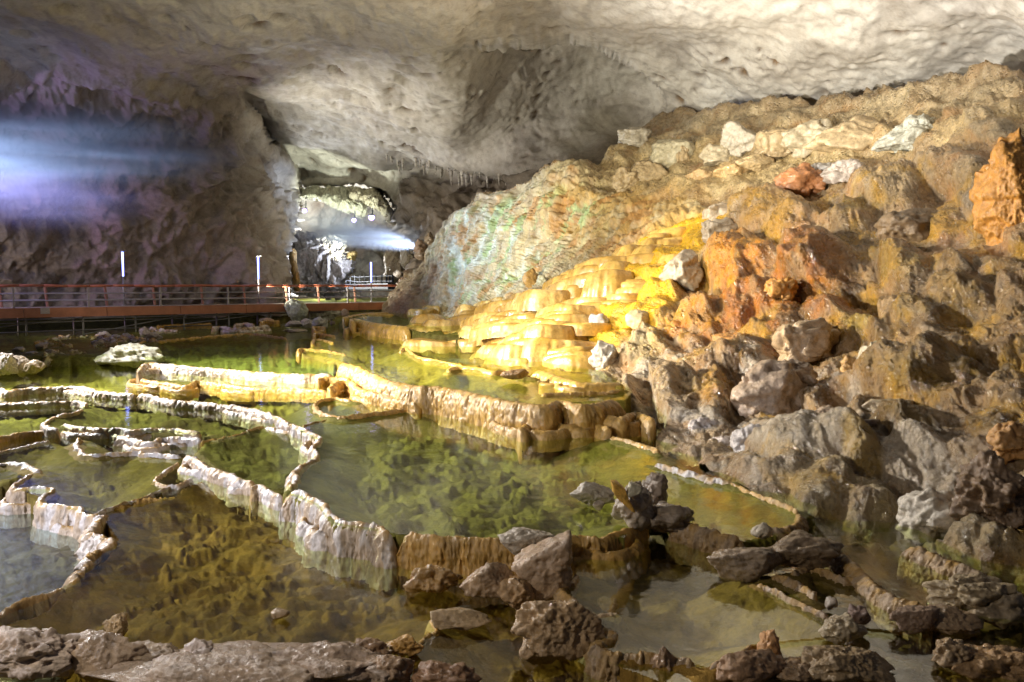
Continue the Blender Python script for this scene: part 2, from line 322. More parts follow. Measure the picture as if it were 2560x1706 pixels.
# folded, layered relief
wz = X[:, 2] + 1.3 * fbm(X, 4.5, 3, seed=31) + .12 * X[:, 0]
per = 1.35; ph = (wz / per) % 1.0; ledge = np.where(ph < .82, (ph / .82) ** .8, 1 - (ph - .82) / .18) - .5
big = fbm(X, (3.2, 3.2, 2.4), 3, .55, seed=33); mid = fbm(X, (1.1, 1.1, .8), 4, .55, seed=36, ridge=True); fin = fbm(X, .28, 4, .6, seed=39)
k1, k2 = worley(X + fbm(X, .9, 2, seed=41)[:, None] * .35, 1.5, 12); blocks = np.clip(k2 - k1, 0, .35) / .35
near = np.clip(D.ravel() / 24., .38, 1.25)
facing = np.clip(np.abs((N * (P - np.array([0, 0, EYE])) / np.linalg.norm(P - np.array([0, 0, EYE]), axis=-1, keepdims=True)).sum(-1)).ravel(), .12, 1)
fa = (.25 + .75 * sstep(facing, .1, .6)) * (1 - .25 * sstep(D.ravel(), 26, 38))
dS = near * fa * (-.70 * ledge + 1.1 * big + .26 * mid + .05 * fin + .40 * (blocks - .6))
flu = fbm(X + fbm(X, 1.5, 2, seed=55)[:, None] * .3, (.55, .55, 3.2), 4, .6, seed=51, ridge=True); pock = fbm(X, (1.4, 1.4, 2.2), 4, .55, seed=53)
dM = np.maximum(fa, .55 * sstep(facing, .1, .6)) * (1.0 * fbm(X, (4, 4, 6), 2, seed=57) + .36 * flu + .45 * pock + .07 * fbm(X, .4, 3, seed=58))
OR, RU, TAN, PG, BR, DB, GG, OL = (.52,.22,.04), (.40,.16,.05), (.52,.41,.24), (.54,.49,.42), (.28,.18,.08), (.17,.115,.06), (.42,.43,.36), (.36,.26,.07)
BUMPS = [
 ('Z3',2180,90,240,150,'lump',(.32,.29,.24)),
 ('Z3',900,585,430,260,'drape',(.36,.23,.09)),
 ('Z3',520,810,150,130,'pit',(.44,.40,.36)),
 ('Z3',1570,450,430,270,'drape',(.44,.38,.30)),
 ('Z3',1960,340,400,200,'drape',(.40,.35,.29)),
 ('Z3',2110,480,260,180,'lump',(.30,.28,.26)),
 ('Z3',1300,600,330,170,'drape',OL),
 ('Z3',700,860,420,300,'crumb',(.50,.26,.08)),
 ('Z3',1140,880,420,260,'crumb',(.33,.17,.06)),
 ('Z3',1230,1120,300,220,'crumb',(.31,.14,.05)),
 ('Z3',1530,1090,130,210,'pit',(.50,.38,.26)),
 ('Z3',1650,880,280,230,'drape',(.26,.19,.06)),
 ('Z3',470,1180,240,120,'pit',(.46,.27,.11)),
 ('Z3',1960,1010,310,190,'drape',(.27,.19,.08)),
 ('Z3',2280,1010,220,160,'lump',(.30,.24,.19)),
 ('Z3',1700,1140,270,130,'lump',(.30,.22,.10)),
 ('Z3',1880,1280,260,110,'lump',(.38,.31,.24)),
 ('Z3',1390,1180,230,110,'drape',(.36,.28,.09)),
 ('Z3',1960,880,230,90,'crumb',(.16,.12,.07)),
 ('Z3',2240,820,260,90,'crumb',(.14,.10,.06)),
 ('Z6',1830,310,680,260,'drape',(.28,.20,.08)),
 ('Z6',2230,330,280,240,'lump',(.27,.20,.12)),
 ('Z6',1760,600,330,170,'lump',(.26,.19,.08)),
 ('Z6',1150,725,620,210,'drape',(.54,.49,.42)),
 ('Z6',850,870,560,150,'lump',(.54,.49,.42)),
 ('Z6',1520,1030,330,260,'drape',(.36,.31,.20)),
 ('Z6',1270,950,330,220,'drape',(.42,.36,.24)),
 ('Z6',1480,810,230,180,'drape',(.40,.29,.10)),
 ('Z6',1800,820,430,270,'lump',(.56,.51,.45)),
 ('Z6',2080,780,280,200,'pit',(.36,.30,.24)),
 ('Z6',2150,1220,420,180,'lump',(.36,.32,.25)),
 ('Z6',220,480,190,230,'pit',(.50,.43,.34)),
 ('Z6',420,450,260,290,'pit',(.47,.37,.25)),
 ('Z6',650,470,230,280,'crumb',(.46,.27,.10)),
 ('Z6',640,230,200,80,'lump',(.46,.34,.22)),
 ('Z6',250,180,260,200,'pit',(.50,.43,.28)),
]
HOLLOWS = [('Z3',1290,880,190,110),('Z3',1370,1070,220,170),('Z3',1060,1010,130,90),('Z3',760,900,90,70),('Z3',1220,560,170,150),('Z3',800,1190,200,60),('Z6',800,330,260,130),('Z6',395,130,130,60),('Z6',265,430,120,150),('Z6',480,450,90,160),('Z6',420,300,100,60),('Z6',1010,480,300,140),('Z6',1380,420,300,120),('Z6',950,850,150,80),('Z6',1480,880,240,70),('Z6',2050,880,160,80),('Z3',1500,900,240,90),('Z3',60,280,90,170),('Z3',1650,750,420,50),('Z3',150,205,160,60)]
Dr = D.ravel(); Ur, Vr = U.ravel(), Vv.ravel(); bumpd = np.zeros(len(X)); bump_paint = []
wob = 9 * fbm(X, .9, 3, seed=111); wob2 = 9 * fbm(X, .9, 3, seed=112); fine_fl = fbm(X + fbm(X, .8, 2, seed=115)[:, None] * .25, (.34, .34, 2.2), 4, .6, seed=113, ridge=True); crumbs = worley(X, .55, 114)[0]
for fr, x, y, ww, hh, st_, cc in BUMPS:
    (cu, cv), = fp(fr, [(x, y)]); s_ = ZF[fr][2]; a_, b_ = ww / s_ * .62, hh / s_ * .62
    k = (np.abs(Ur - cu) < a_ * 1.3) & (np.abs(Vr - cv) < b_ * 1.5)
    uu = (Ur[k] - cu + wob[k] * a_ / 60) / a_; vv = (Vr[k] - cv + wob2[k] * b_ / 60) / b_
    vv = np.where(vv > 0, vv * 1.12, vv); q_ = np.sqrt(uu * uu + vv * vv); g = np.clip(1 - q_ ** 2.2, 0, 1) ** .75
    A_ = (.66 * min(a_, b_) + .18 * max(a_, b_)) * Dr[k] / F
    ex = .13 * fine_fl[k] if st_ == 'drape' else -.26 * np.clip(1 - crumbs[k] / .4, 0, 1) if st_ in ('pit', 'crumb') else 0.
    bumpd[k] = np.maximum(bumpd[k], A_ * g * (1 + ex)); bump_paint.append((k, g, cc))
for fr, x, y, ww, hh in HOLLOWS:
    (cu, cv), = fp(fr, [(x, y)]); s_ = ZF[fr][2]; a_, b_ = ww / s_ * .55, hh / s_ * .55
    uu = (Ur - cu + wob * a_ / 45) / a_; vv = (Vr - cv + wob2 * b_ / 45) / b_; q_ = np.sqrt(uu * uu + vv * vv)
    bumpd -= np.clip(1 - q_ ** 4, 0, 1) ** .5 * 1.5 * min(a_, b_) * Dr / F
GOLD = [(1760,530),(1830,545),(1760,640),(1700,700),(1690,760),(1640,820),(1560,860),(1520,930),(1440,930),(1300,900),(1200,860),(1150,830),(1300,770),(1420,740),(1560,640),(1650,580)]
gm = softpoly(U, Vv, GOLD, 14).ravel()
pg = ((X[:, 2] + .35 * fbm(X, 2.2, 3, seed=64)) / .62) % 1.0; stair = np.where(pg < .8, (pg / .8) ** 1.5, 1 - (pg - .8) / .2) - .5
dG = -.30 * stair + .75 * (.35 - np.abs(fbm(X, (1.5, 1.5, 2.4), 2, .4, seed=66))) + .02 * fbm(X, .3, 3, seed=67)
dd = ((dS + bumpd) * (1 - m) + dM * m) * (1 - gm) + dG * gm
def blur(a, r):
    for ax in (0, 1):
        pad = [(0, 0), (0, 0)]; pad[ax] = (r + 1, r); c_ = np.cumsum(np.pad(a, pad, 'edge'), axis=ax)
        a = (np.take(c_, np.arange(2 * r + 1, c_.shape[ax]), ax) - np.take(c_, np.arange(0, c_.shape[ax] - 2 * r - 1), ax)) / (2 * r + 1)
    return a
dg = dd.reshape(U.shape); cr1, cr2 = worley(X * np.array([1, 1, 1.5]) + fbm(X, .7, 3, seed=122)[:, None] * .45, .95, 121); crack = np.clip(1 - (cr2 - cr1) / .13, 0, 1) * sstep(fbm(X, 2.6, 2, seed=123), -.2, .25)
lay = fbm(X + fbm(X, 1.1, 3, seed=126)[:, None] * .5, (.85, .85, .34), 4, .55, seed=124, ridge=True)
rough_ = near * np.maximum(fa, .7 * mm.ravel()) * (1 - .2 * mm.ravel()) * (1 - gm) * (.17 * lay - .20 * crack)
dd = (blur(blur(dg, 1), 1) * (1 - .7 * mm) + dg * .7 * mm).ravel() + rough_ + near * .045 * fbm(X, .22, 4, .6, seed=120) + near * .05 * np.clip(fine_fl, -.4, .5)
P2 = X + N.reshape(-1, 3) * dd[:, None]
# colours of the rock itself: iron-orange ridge, pale lime crust, tan rubble, gold calcite, green algae
t = np.zeros((len(X), 4))
def paint(poly, wd, col, a, nz=.5, nsc=1.2, seed=70):
    g = (softpoly(U, Vv, poly, wd) if poly is not None else np.ones_like(U)).ravel()
    k = np.clip(g * (1 + nz * 2.0 * fbm(X, nsc, 4, .6, seed=seed)) , 0, 1) * a
    t[:, :3] = t[:, :3] * (1 - k[:, None]) + np.array(col) * k[:, None]; t[:, 3] = np.maximum(t[:, 3], k)
t[:, :3] = (.27, .185, .09)
paint([(1480,380),(1700,290),(2300,230),(2600,180),(2600,330),(2250,400),(1900,470),(1700,500),(1480,480)], 40, (.50,.41,.26), .9, .5, 2.)
paint([(1560,250),(2600,100),(2600,260),(2000,310),(1600,350)], 30, (.36,.31,.23), .6, .5, 2.)
paint([(1720,640),(1900,600),(2100,640),(2120,760),(2000,850),(1900,900),(1640,900),(1660,800),(1800,720)], 40, (0.368,0.16,0.031), .95, .5, 1.)
paint([(1560,850),(1900,860),(2050,960),(1980,1060),(1800,1050),(1560,1010)], 35, (0.416,0.319,0.211), .75, .8, .7, 74)
paint([(1700,880),(1960,850),(2060,930),(2000,1000),(1750,960)], 35, (0.36,0.182,0.068), .7, 1., .7, 75)
paint([(1840,1060),(2150,1060),(2250,1150),(2560,1150),(2560,1400),(2300,1400),(2000,1280),(1800,1150)], 45, (0.4,0.334,0.238), .75, .9, .6, 76)
paint([(2100,650),(2600,650),(2600,1100),(2150,1050),(2050,900)], 60, (0.192,0.125,0.051), .7, .5, .8, 77)
paint(MOUND, 20, (.58,.50,.33), .9, .6, 1.2, 78)
paint([(1390,470),(1760,500),(1700,580),(1560,650),(1440,660),(1380,560)], 40, (0.44,0.289,0.109), .85, .7, 1., 79)
paint(MOUND, 25, (.36,.20,.09), .75, 3.0, 1.1, 80) if False else None
k = (softpoly(U, Vv, MOUND, 30).ravel() * sstep(fbm(X, (1.3, 1.3, 2.6), 4, .6, seed=81), .10, .32)); t[:, :3] = t[:, :3] * (1 - .8 * k[:, None]) + np.array((.42, .23, .09)) * .8 * k[:, None]
k = (softpoly(U, Vv, [(1100,620),(1250,480),(1500,480),(1500,560),(1380,640),(1250,760),(1050,770),(1040,700)], 40).ravel() * sstep(fbm(X, (1.0, 1.0, 3.2), 4, .6, seed=84), .06, .28)); t[:, :3] = t[:, :3] * (1 - .75 * k[:, None]) + np.array((.34, .50, .26)) * .75 * k[:, None]
k = (softpoly(U, Vv, [(1000,700),(1150,540),(1280,520),(1400,640),(1250,760),(1100,770)], 40).ravel() * sstep(fbm(X, (.8, .8, 3.0), 4, .6, seed=87), .12, .3)); t[:, :3] = t[:, :3] * (1 - .8 * k[:, None]) + np.array((.62, .66, .58)) * .8 * k[:, None]
for poly_, cc_, sc_, sd_, lo in (([(1500,560),(2620,380),(2620,1420),(2000,1270),(1640,1010)], (.40,.25,.045), (1.6, 1.6, 1.0), 141, .02), ([(1640,600),(2620,480),(2620,1300),(1900,1200)], (.11,.07,.03), (1.1, 1.1, .7), 145, .10), ([(1500,820),(2100,900),(2400,1150),(2350,1400),(1900,1250),(1560,1060)], (.52,.49,.43), (1.0, 1.0, 1.4), 149, .08)):
    k = softpoly(U, Vv, poly_, 60).ravel() * sstep(fbm(X, sc_, 5, .6, seed=sd_), lo, lo + .25) * (1 - m) * (1 - gm) * .8
    t[:, :3] = t[:, :3] * (1 - k[:, None]) + np.array(cc_) * k[:, None]; t[:, 3] = np.maximum(t[:, 3], k)
for kk, g, cc in bump_paint:
    al = (sstep(g, .25, .7) * np.clip(.8 + 1.2 * fbm(X[kk], .8, 3, seed=118), 0, 1))[:, None] * .85; t[kk, :3] = t[kk, :3] * (1 - al) + np.array(cc) * np.array((.85, .82, .74)) * al; t[kk, 3] = np.maximum(t[kk, 3], al[:, 0])
k = softpoly(U, Vv, [(900,850),(955,790),(975,735),(1060,640),(1120,650),(1090,770)], 25).ravel(); t[:, :3] = t[:, :3] * (1 - .6 * k[:, None]) + np.array((.30, .25, .19)) * .6 * k[:, None]
t[:, :3] = t[:, :3] * (1 - gm[:, None]) + np.array((.64, .42, .11)) * gm[:, None]; t[:, 3] = np.maximum(t[:, 3], gm)
lum_ = t[:, :3] @ np.array((.3, .6, .1)); t[:, :3] = np.clip(lum_[:, None] + (t[:, :3] - lum_[:, None]) * (1.32 - .1 * m[:, None]), .01, 1) * .95
Pg = P2.reshape(len(us), nv, 3); Tg = t.reshape(len(us), nv, 4)
# roll the crest away backwards so the ridge has a back
top = Pg[:, 0]; dirb = top.copy(); dirb[:, 2] = 0; dirb /= np.linalg.norm(dirb, axis=1, keepdims=True)
back = [top + dirb * b * (top[:, 1:2] / 30.) - np.array([0, 0, 1]) * dz for b, dz in ((9., 1.6), (6., .9), (4., .45), (2.4, .2), (1.3, .06), (.6, .0), (.22, -.01))]
Pg = np.concatenate([np.stack(back, 1), Pg], 1); Tg = np.concatenate([np.repeat(Tg[:, :1], NB, 1), Tg], 1)
Mg = np.concatenate([np.repeat(mm[:, :1], NB, 1), mm], 1)
q = gridq(len(us), nv + NB); mq = Mg.ravel()[q].mean(1) > .5; Vf, Tf = Pg.reshape(-1, 3), Tg.reshape(-1, 4)
V_, Q_, T_ = compact(Vf, q[~mq], Tf); tag(mk('rocky_slope', V_, Q_, M['slope'], tint=T_), 'brown and orange rubble slope climbing the right side of the cave', 'rock slope', kind='structure')
V_, Q_, T_ = compact(Vf, q[mq], Tf); tag(mk('flowstone_mound', V_, Q_, M['mound'], tint=T_), 'big fluted pale mound streaked with green algae and rust behind the golden terraces', 'rock mound')
def slopeD(u, v): return float(fS(np.array([float(u)]), np.array([float(v)]))[0])
# ------------------------------------------------------------------ pools: bed, water
# name: (level, frame, outline traced on the water plane; the highest pool wins where outlines overlap)
POOLS = [
 ('P_G', -.66, 'F', [(-300,1150),(60,1180),(220,1290),(300,1400),(250,1480),(0,1600),(-300,1700)], 'stream'),
 ('P_front', -.36, 'F', [(-300,1640),(0,1548),(120,1500),(200,1440),(300,1350),(250,1280),(420,1240),(560,1170),(640,1150),(760,1200),(830,1330),(1000,1390),(1500,1400),(1900,1410),(2300,1400),(3000,1500),(3000,2060),(-300,2060)], 'water'),
 ('P_E', -.33, 'F', [(-300,1140),(0,1130),(0,1090),(200,1080),(500,1080),(520,1120),(480,1190),(400,1235),(260,1275),(235,1283),(130,1262),(100,1240),(30,1215),(60,1190),(-300,1240)], 'water'),
 ('P_H', -.24, 'F', [(-300,1000),(200,1010),(160,1070),(80,1078),(-300,1110)], 'water'),
 ('P_R', -.20, 'F', [(1450,1400),(1800,1330),(2300,1290),(3000,1300),(3000,2060),(1760,2060),(1700,1720),(1480,1640)], 'water'),
 ('P_Q', -.17, 'F', [(1440,1400),(1480,1360),(1620,1340),(1830,1360),(1900,1460),(2070,1545),(2062,1592),(1890,1608),(1799,1674),(1703,1651),(1627,1636),(1527,1632),(1474,1613),(1527,1586),(1397,1475),(1443,1437)], 'water'),
 ('P_W', -.16, 'F', [(1900,1440),(2080,1430),(2170,1460),(2300,1510),(2280,1580),(2060,1560),(1900,1470)], 'water'),
 ('P_V', -.10, 'F', [(2030,1300),(2260,1310),(2560,1470),(2560,1560),(2330,1530),(2220,1490),(2120,1400)], 'water'),
 ('P_D', -.18, 'F', [(480,1120),(560,1085),(660,1062),(760,1060),(800,1130),(745,1190),(690,1225),(600,1190),(540,1160)], 'water'),
 ('P_C', -.15, 'F', [(-300,950),(0,960),(340,980),(640,1010),(760,1060),(660,1063),(560,1090),(500,1085),(150,1068),(108,1058),(120,1045),(205,1022),(205,1005),(-300,1010)], 'water'),
 ('P_main', .0, 'F', [(-300,880),(0,880),(260,870),(400,960),(650,950),(1000,1000),(1300,1040),(1480,1050),(1700,1080),(1900,1190),(2040,1270),(1980,1330),(1900,1345),(1840,1355),(1672,1310),(1620,1265),(1560,1345),(1260,1350),(1000,1335),(830,1310),(790,1260),(702,1228),(735,1205),(785,1140),(795,1100),(720,1060),(630,1020),(560,1010),(345,985),(230,968),(-300,968)], 'water'),
 ('P_b', .12, 'F', [(340,935),(600,940),(820,960),(820,973),(640,970),(500,955),(345,948)], 'water'),
 ('P_lobe', .15, 'F', [(1330,1030),(1400,1030),(1520,1060),(1480,1068),(1400,1056),(1320,1075)], 'water'),
 ('P_F', .35, 'F', [(300,850),(640,835),(820,860),(840,930),(830,936),(640,929),(420,912),(368,908),(360,890)], 'water'),
 ('P_N', .40, 'F', [(-500,845),(0,836),(1000,800),(1000,830),(880,845),(640,850),(410,855),(280,885),(-500,905)], 'water'),
 ('P_K', .55, 'F', [(780,860),(840,825),(900,825),(1150,850),(1300,880),(1500,930),(1580,980),(1560,1000),(1440,1004),(1360,1012),(1230,995),(1150,976),(1040,966),(972,953),(904,923),(840,897),(750,880)], 'water'),
 ('P_K2', .64, 'F', [(1100,900),(1300,895),(1500,930),(1570,975),(1480,957),(1400,945),(1300,930),(1200,915)], 'water'),
 ('P_L', 1.1, 'F', [(840,792),(960,777),(1200,770),(1240,800),(1150,830),(1030,818),(980,812),(884,800)], 'water'),
 ('P_back', 1.5, 'F', [(600,742),(1040,742),(1000,757),(600,757)], 'water'),
]
# ------------------------------------------------------------------ rimstone dams: each a swept wall with a fluted outer face
GOLDC, OCHRE, GREY, PALE, BROWN = (.64,.42,.11), (.50,.29,.06), (.54,.51,.50), (.58,.54,.51), (.30,.21,.12)  # grey and pale: bluish lamplight put into the left dams' colour
def sweep(name, W, nrm, ch, foot, back, mat, tint, wd, bulge, flute, rough, seed, slope=.12, D=20., sag=0.):
    "W (n,3) crest points at pool level, nrm (n,2) outward; returns the mesh object"
    wd = wd * .55; n = len(W); h = np.maximum(W[:, 2] - foot, .03) + ch; K = 30 if back < .3 else 36
    prof = []                                               # (outward, z below/above crest, face fraction)
    nb = 6 if back < .3 else 12
    for k in range(nb):
        f = 1 - k / nb
        prof.append((-wd - back * f, -(.35 if back < .3 else .12) * f ** 2 * (1 if back < .3 else 1) - ch * (1 if back >= .3 else f), -1))
    nf = K - nb
    for k in range(nf):
        f = k / (nf - 1); prof.append((None, None, f))
    cum = np.concatenate([[0], np.cumsum(np.linalg.norm(np.diff(W[:, :2], axis=0), axis=1))])
    S = np.stack([cum, 0 * cum, 0 * cum + seed * 3.7], -1)
    wv = 1 + .75 * fbm(S + 5, .45 + .015 * D, 3, .5, seed=seed + 41)
    if back < .3:                                        # scalloped overflow lobes
        sc_ = .35 + .02 * D; W = W.copy(); W[:, :2] += nrm * ((.055 + .18 * wd) * np.minimum(1, h / .12) * (.42 - 1.5 * np.abs(pn(S / sc_ + 9.1, seed))))[:, None]
    crestn = fbm(S, max(.10, .012 * D), 4, .6, seed=seed) * rough * .32; lip = fbm(S, .5 + .02 * D, 3, .5, seed=seed + 3)
    out = np.zeros((n, K, 3)); Tn = np.zeros((n, K, 4)); nx = np.concatenate([nrm, np.zeros((n, 1))], 1)
    endk = np.clip(np.minimum(cum, cum[-1] - cum) / (2.2 * wd + .25 * h + 1e-6), 0, 1); endk = np.sqrt(1 - (1 - endk) ** 2) if back < .3 else np.ones(n)
    for k, (o_, z_, f) in enumerate(prof):
        if f < 0: off = np.full(n, o_); z = W[:, 2] + ch + z_ + crestn * (1 if k > nb - 3 else .3)
        else:
            g = np.clip(f * 4, 0, 1); rnd = np.sin(g * math.pi / 2)
            off = wd * wv * (rnd * 1.0 - .5) + slope * h * f + (.30 * h * wv * max(0, f - .62) if back < .3 else 0) + bulge * h * np.sin(math.pi * min(1, f * 1.05)) * (1 + (.8 if back < .3 else .25) * lip)
            z = W[:, 2] + ch + crestn * (1 - f) - wd * .5 * (1 - math.cos(g * math.pi / 2)) - (h + .18) * f ** 1.15
        Q = W[:, :3] * 0 + np.stack([cum, off * .5, z], -1)
        if f >= 0:
            fl = fbm(Q + seed, (flute, flute, flute * 5), 4, .6, seed=seed + 7, ridge=True); off = off + rough * (.9 * fl) * min(1, f * 6) * np.minimum(1, h / .25)
        else: fl = np.zeros(n)
        if f < 0 and back >= .3: p = W + np.array([0., 1., 0.]) * -o_ ; p[:, 0] += (W[:, 0].mean() - W[:, 0]) * .12 * (-o_ / back)
        else: p = W + nx * (off * (.15 + .85 * endk))[:, None]
        p[:, 2] = z - (1 - endk) * (h + .12) * (1 - max(f, 0))
        p = p + rough * .30 * np.stack([fbm(p, .035 + .0018 * D, 2, .6, seed=seed + 31 + a) for a in range(3)], -1) + rough * .40 * np.stack([fbm(p, .12 + .004 * D, 3, .6, seed=seed + 11 + a) for a in range(3)], -1)
        out[:, k] = p; wet = sstep(fbm(Q, (flute * 3, flute * 3, flute * 14), 3, .6, seed=seed + 17), -.15, .25)
        topc = np.array(OCHRE if tint != GOLDC else GOLDC)
        c = np.array(tint) * (.75 + .25 * wet[:, None]) + (topc - np.array(tint)) * ((1 - wet[:, None]) * (.40 + .5 * max(0, 1 - f * 5)) if f >= 0 else .8)
        Tn[:, k, :3] = c; Tn[:, k, 3] = .8
    return mk(name, out.reshape(-1, 3), gridq(n, K), mat, tint=Tn.reshape(-1, 4))
def normals2(W):
    d = np.gradient(W[:, :2], axis=0); d = np.stack([np.convolve(np.pad(d[:, a], 4, 'edge'), np.ones(9) / 9, 'valid') for a in (0, 1)], -1)
    d /= np.linalg.norm(d, axis=1, keepdims=True) + 1e-9; return np.stack([d[:, 1], -d[:, 0]], -1)
_seed = [200]
RIMS = []
def rim(fr, pts, level, foot, kind, label, group='rimstone dams round the pools', wd=None, ch=.03, bulge=None, rough=None, cat='rimstone dam', name='rimstone_dam', back=.06):
    p = fp(fr, pts); W = atz(p[:, 0], p[:, 1], level + ch * .8); Dm = float(np.median(W[:, 1]))
    W[:, 2] = level
    L = np.linalg.norm(np.diff(W[:, :2], axis=0), axis=1).sum(); n = int(np.clip(L / (Dm * 2.6 / F), 24, 900))
    W = catmull(W, n); W[:, 2] = level; RIMS.append((W[::3, :2].copy(), level)); nr = normals2(W); _seed[0] += 23; h = level - foot
    sw = Dm / 14.
    tc, mt = {'g': (GREY, 'rimgrey'), 'p': (PALE, 'rimgrey'), 'o': (OCHRE, 'rimgold'), 'y': (GOLDC, 'gold'), 'b': (BROWN, 'rock')}[kind]
    rg = rough if rough is not None else {'g': .045, 'p': .045, 'o': .04, 'y': .02, 'b': .07}[kind]
    o = sweep(name, W, nr, ch, foot, back, M[mt], tc, wd or (.05 + .035 * sw), .05 if bulge is None else bulge, (.05 + .025 * sw), rg * (.6 + .4 * sw), _seed[0], D=Dm, slope=.10)
    if h > .11 and kind != 'b' and n > 60:              # small overflow ledges stepping out from the foot of the wall
        rl = np.random.RandomState(_seed[0])
        for j in range(rl.randint(2, 4)):
            ln = rl.uniform(.14, .34); a = rl.uniform(.03, .97 - ln); i0, i1 = int(a * n), int((a + ln) * n)
            if i1 - i0 < 24: continue
            tt = np.linspace(0, np.pi, i1 - i0); W2 = W[i0:i1].copy(); W2[:, :2] += nr[i0:i1] * (np.sin(tt) ** .6 * (.07 + .16 * h + rl.uniform(.02, .12 + .01 * Dm)) - .03)[:, None]
            W2[:, 2] = level - h * rl.uniform(.42, .74); _seed[0] += 23
            lo = sweep('overflow_ledge', W2, normals2(W2), ch * .7, foot, .10, M[mt], tc, .05 + .02 * sw, .12, .05 + .025 * sw, rg * (.6 + .4 * sw), _seed[0], D=Dm, slope=.25)
            lo.parent = o
    return tag(o, label, cat, group)
rim('Z4', [(-60,405),(0,402),(40,420),(120,405),(250,398),(380,392),(500,394),(560,418),(680,428),(800,436)], 0.0, -0.15, 'p', 'long white fluted dam at the left edge before the stalagmite stumps')
rim('Z4', [(798,434),(860,440),(1000,472),(1130,480),(1330,500),(1400,512),(1480,522),(1600,560),(1700,610)], 0.0, -0.15, 'p', 'glistening white and rust dam running down to the right from mid left')
rim('Z4', [(1690,606),(1760,635),(1850,680),(1872,705),(1835,755),(1850,812),(1775,848),(1735,895),(1722,955),(1690,985)], 0.0, -0.19, 'g', 'grey winding dam closing the left side of the big green pool')
rim('Z4', [(1640,1010),(1720,1012),(1800,1030),(1895,1085),(1950,1150),(2000,1188),(2100,1192),(2200,1212),(2260,1240),(2353,1250)], 0.0, -0.38, 'g', 'tall grey ribbed dam at the lower left corner of the big green pool', wd=.10, ch=.04)
rim('Z5', [(690,1246),(760,1252),(920,1276),(1100,1282),(1230,1292),(1400,1286),(1560,1282),(1640,1290),(1760,1278),(1900,1280),(2000,1252),(2090,1215),(2140,1180),(2120,1150)], 0.0, -0.24, 'o', 'brown dripping dam along the front of the big green pool behind the grey boulders', wd=.10, ch=.035)
rim('Z4', [(1470,990),(1520,972),(1600,1012),(1660,1040)], -0.18, -0.37, 'g', 'short grey dam piece leaning on the foot of the tall ribbed dam')
rim('Z4', [(1555,622),(1620,640),(1690,655)], -0.14, -0.18, 'g', 'little crescent dam under the bend of the white dam')
rim('Z4', [(490,525),(420,545),(340,560),(275,592),(256,618),(300,636),(352,640)], -0.15, -0.24, 'g', 'thin hooked dam curling round the far left pool')
rim('Z4', [(350,612),(420,624),(540,634),(660,640),(780,645),(860,640),(1000,640),(1090,652),(1180,662)], -0.15, -0.31, 'g', 'grey dam with scalloped lobes in the middle of the left pools')
rim('Z4', [(670,690),(760,700),(850,716),(900,716),(950,696),(1060,690),(1190,702)], -0.19, -0.31, 'g', 'low double lip just under the scalloped grey dam')
rim('Z4', [(480,692),(445,708),(448,745),(490,790),(600,790),(790,772),(850,785),(950,790),(1070,792)], -0.27, -0.35, 'g', 'thin white beaded lip below the scalloped grey dam')
rim('Z4', [(-60,492),(0,492),(160,486),(330,480),(470,482),(495,505)], -0.15, -0.24, 'g', 'narrow white dam at the left edge under the long fluted dam')
rim('Z4', [(-60,702),(0,690),(100,668),(190,656),(352,650)], -0.24, -0.33, 'o', 'smooth brown dam at the left edge beside the hooked dam')
rim('Z4', [(-60,790),(0,775),(100,755),(190,736),(300,706)], -0.33, -0.38, 'g', 'very thin pale lip at the left edge under the smooth brown dam')
rim('Z4', [(1060,795),(1120,802),(1170,832),(1230,870),(1340,905),(1400,935),(1500,960)], -0.18, -0.35, 'g', 'grey sparkling dam between two green pools left of the big one', wd=.10)
rim('Z4', [(1180,712),(1290,696),(1420,668),(1480,640),(1560,622)], -0.15, -0.18, 'o', 'hair-thin brown lip crossing towards the bend of the white dam', ch=.015, wd=.03)
rim('Z4', [(1785,628),(1860,602),(1985,578)], 0.0, -0.05, 'o', 'hair-thin brown lip joining the ring-shaped dam to the grey winding dam', ch=.015, wd=.03)
rim('Z4', [(1050,835),(960,890),(918,935),(935,965),(1000,972),(1075,958),(1135,920)], -0.31, -0.35, 'g', 'small loop of white dam hanging off the sparkling grey dam', wd=.05)
rim('Z4', [(560,1152),(620,1112),(740,1075),(850,1042),(950,1000),(1045,965)], -0.33, -0.37, 'g', 'thin ragged white lip slanting between the two brown front pools', wd=.04)
rim('Z4', [(225,888),(140,930),(72,968),(92,990),(160,988),(240,985),(312,990),(255,1030),(228,1070),(300,1088),(460,1102),(480,1132),(560,1146),(602,1122)], -0.33, -0.66, 'g', 'zigzag grey dam above the rushing water at the left edge', wd=.07)
rim('Z4', [(606,1125),(560,1190),(522,1250),(640,1300),(560,1350),(490,1420),(420,1555)], -0.35, -0.66, 'p', 'glittering white jagged spur beside the rushing water', wd=.12, rough=.09)
rim('Z7', [(420,830),(330,862),(250,888),(100,942),(0,1012),(-120,1080)], -0.37, -0.66, 'g', 'thin white edge where the front pool spills leftwards', wd=.05)
rim('Z4', [(-120,850),(0,845),(60,838),(140,852),(222,890)], -0.27, -0.37, 'p', 'smooth white tapering dam end at the left edge', wd=.12)
rim('Z4', [(815,300),(870,256),(1000,264),(1100,273),(1300,290),(1500,306),(1700,318),(1850,322),(1975,320)], 0.35, 0.1, 'p', 'straight white fluted dam holding the lamp-reflecting pool', wd=.10)
rim('Z4', [(812,320),(850,352),(1000,372),(1100,384),(1160,362),(1300,376),(1460,398),(1700,402),(1935,412)], 0.12, 0.0, 'o', 'second step of rust and white right under the straight fluted dam')
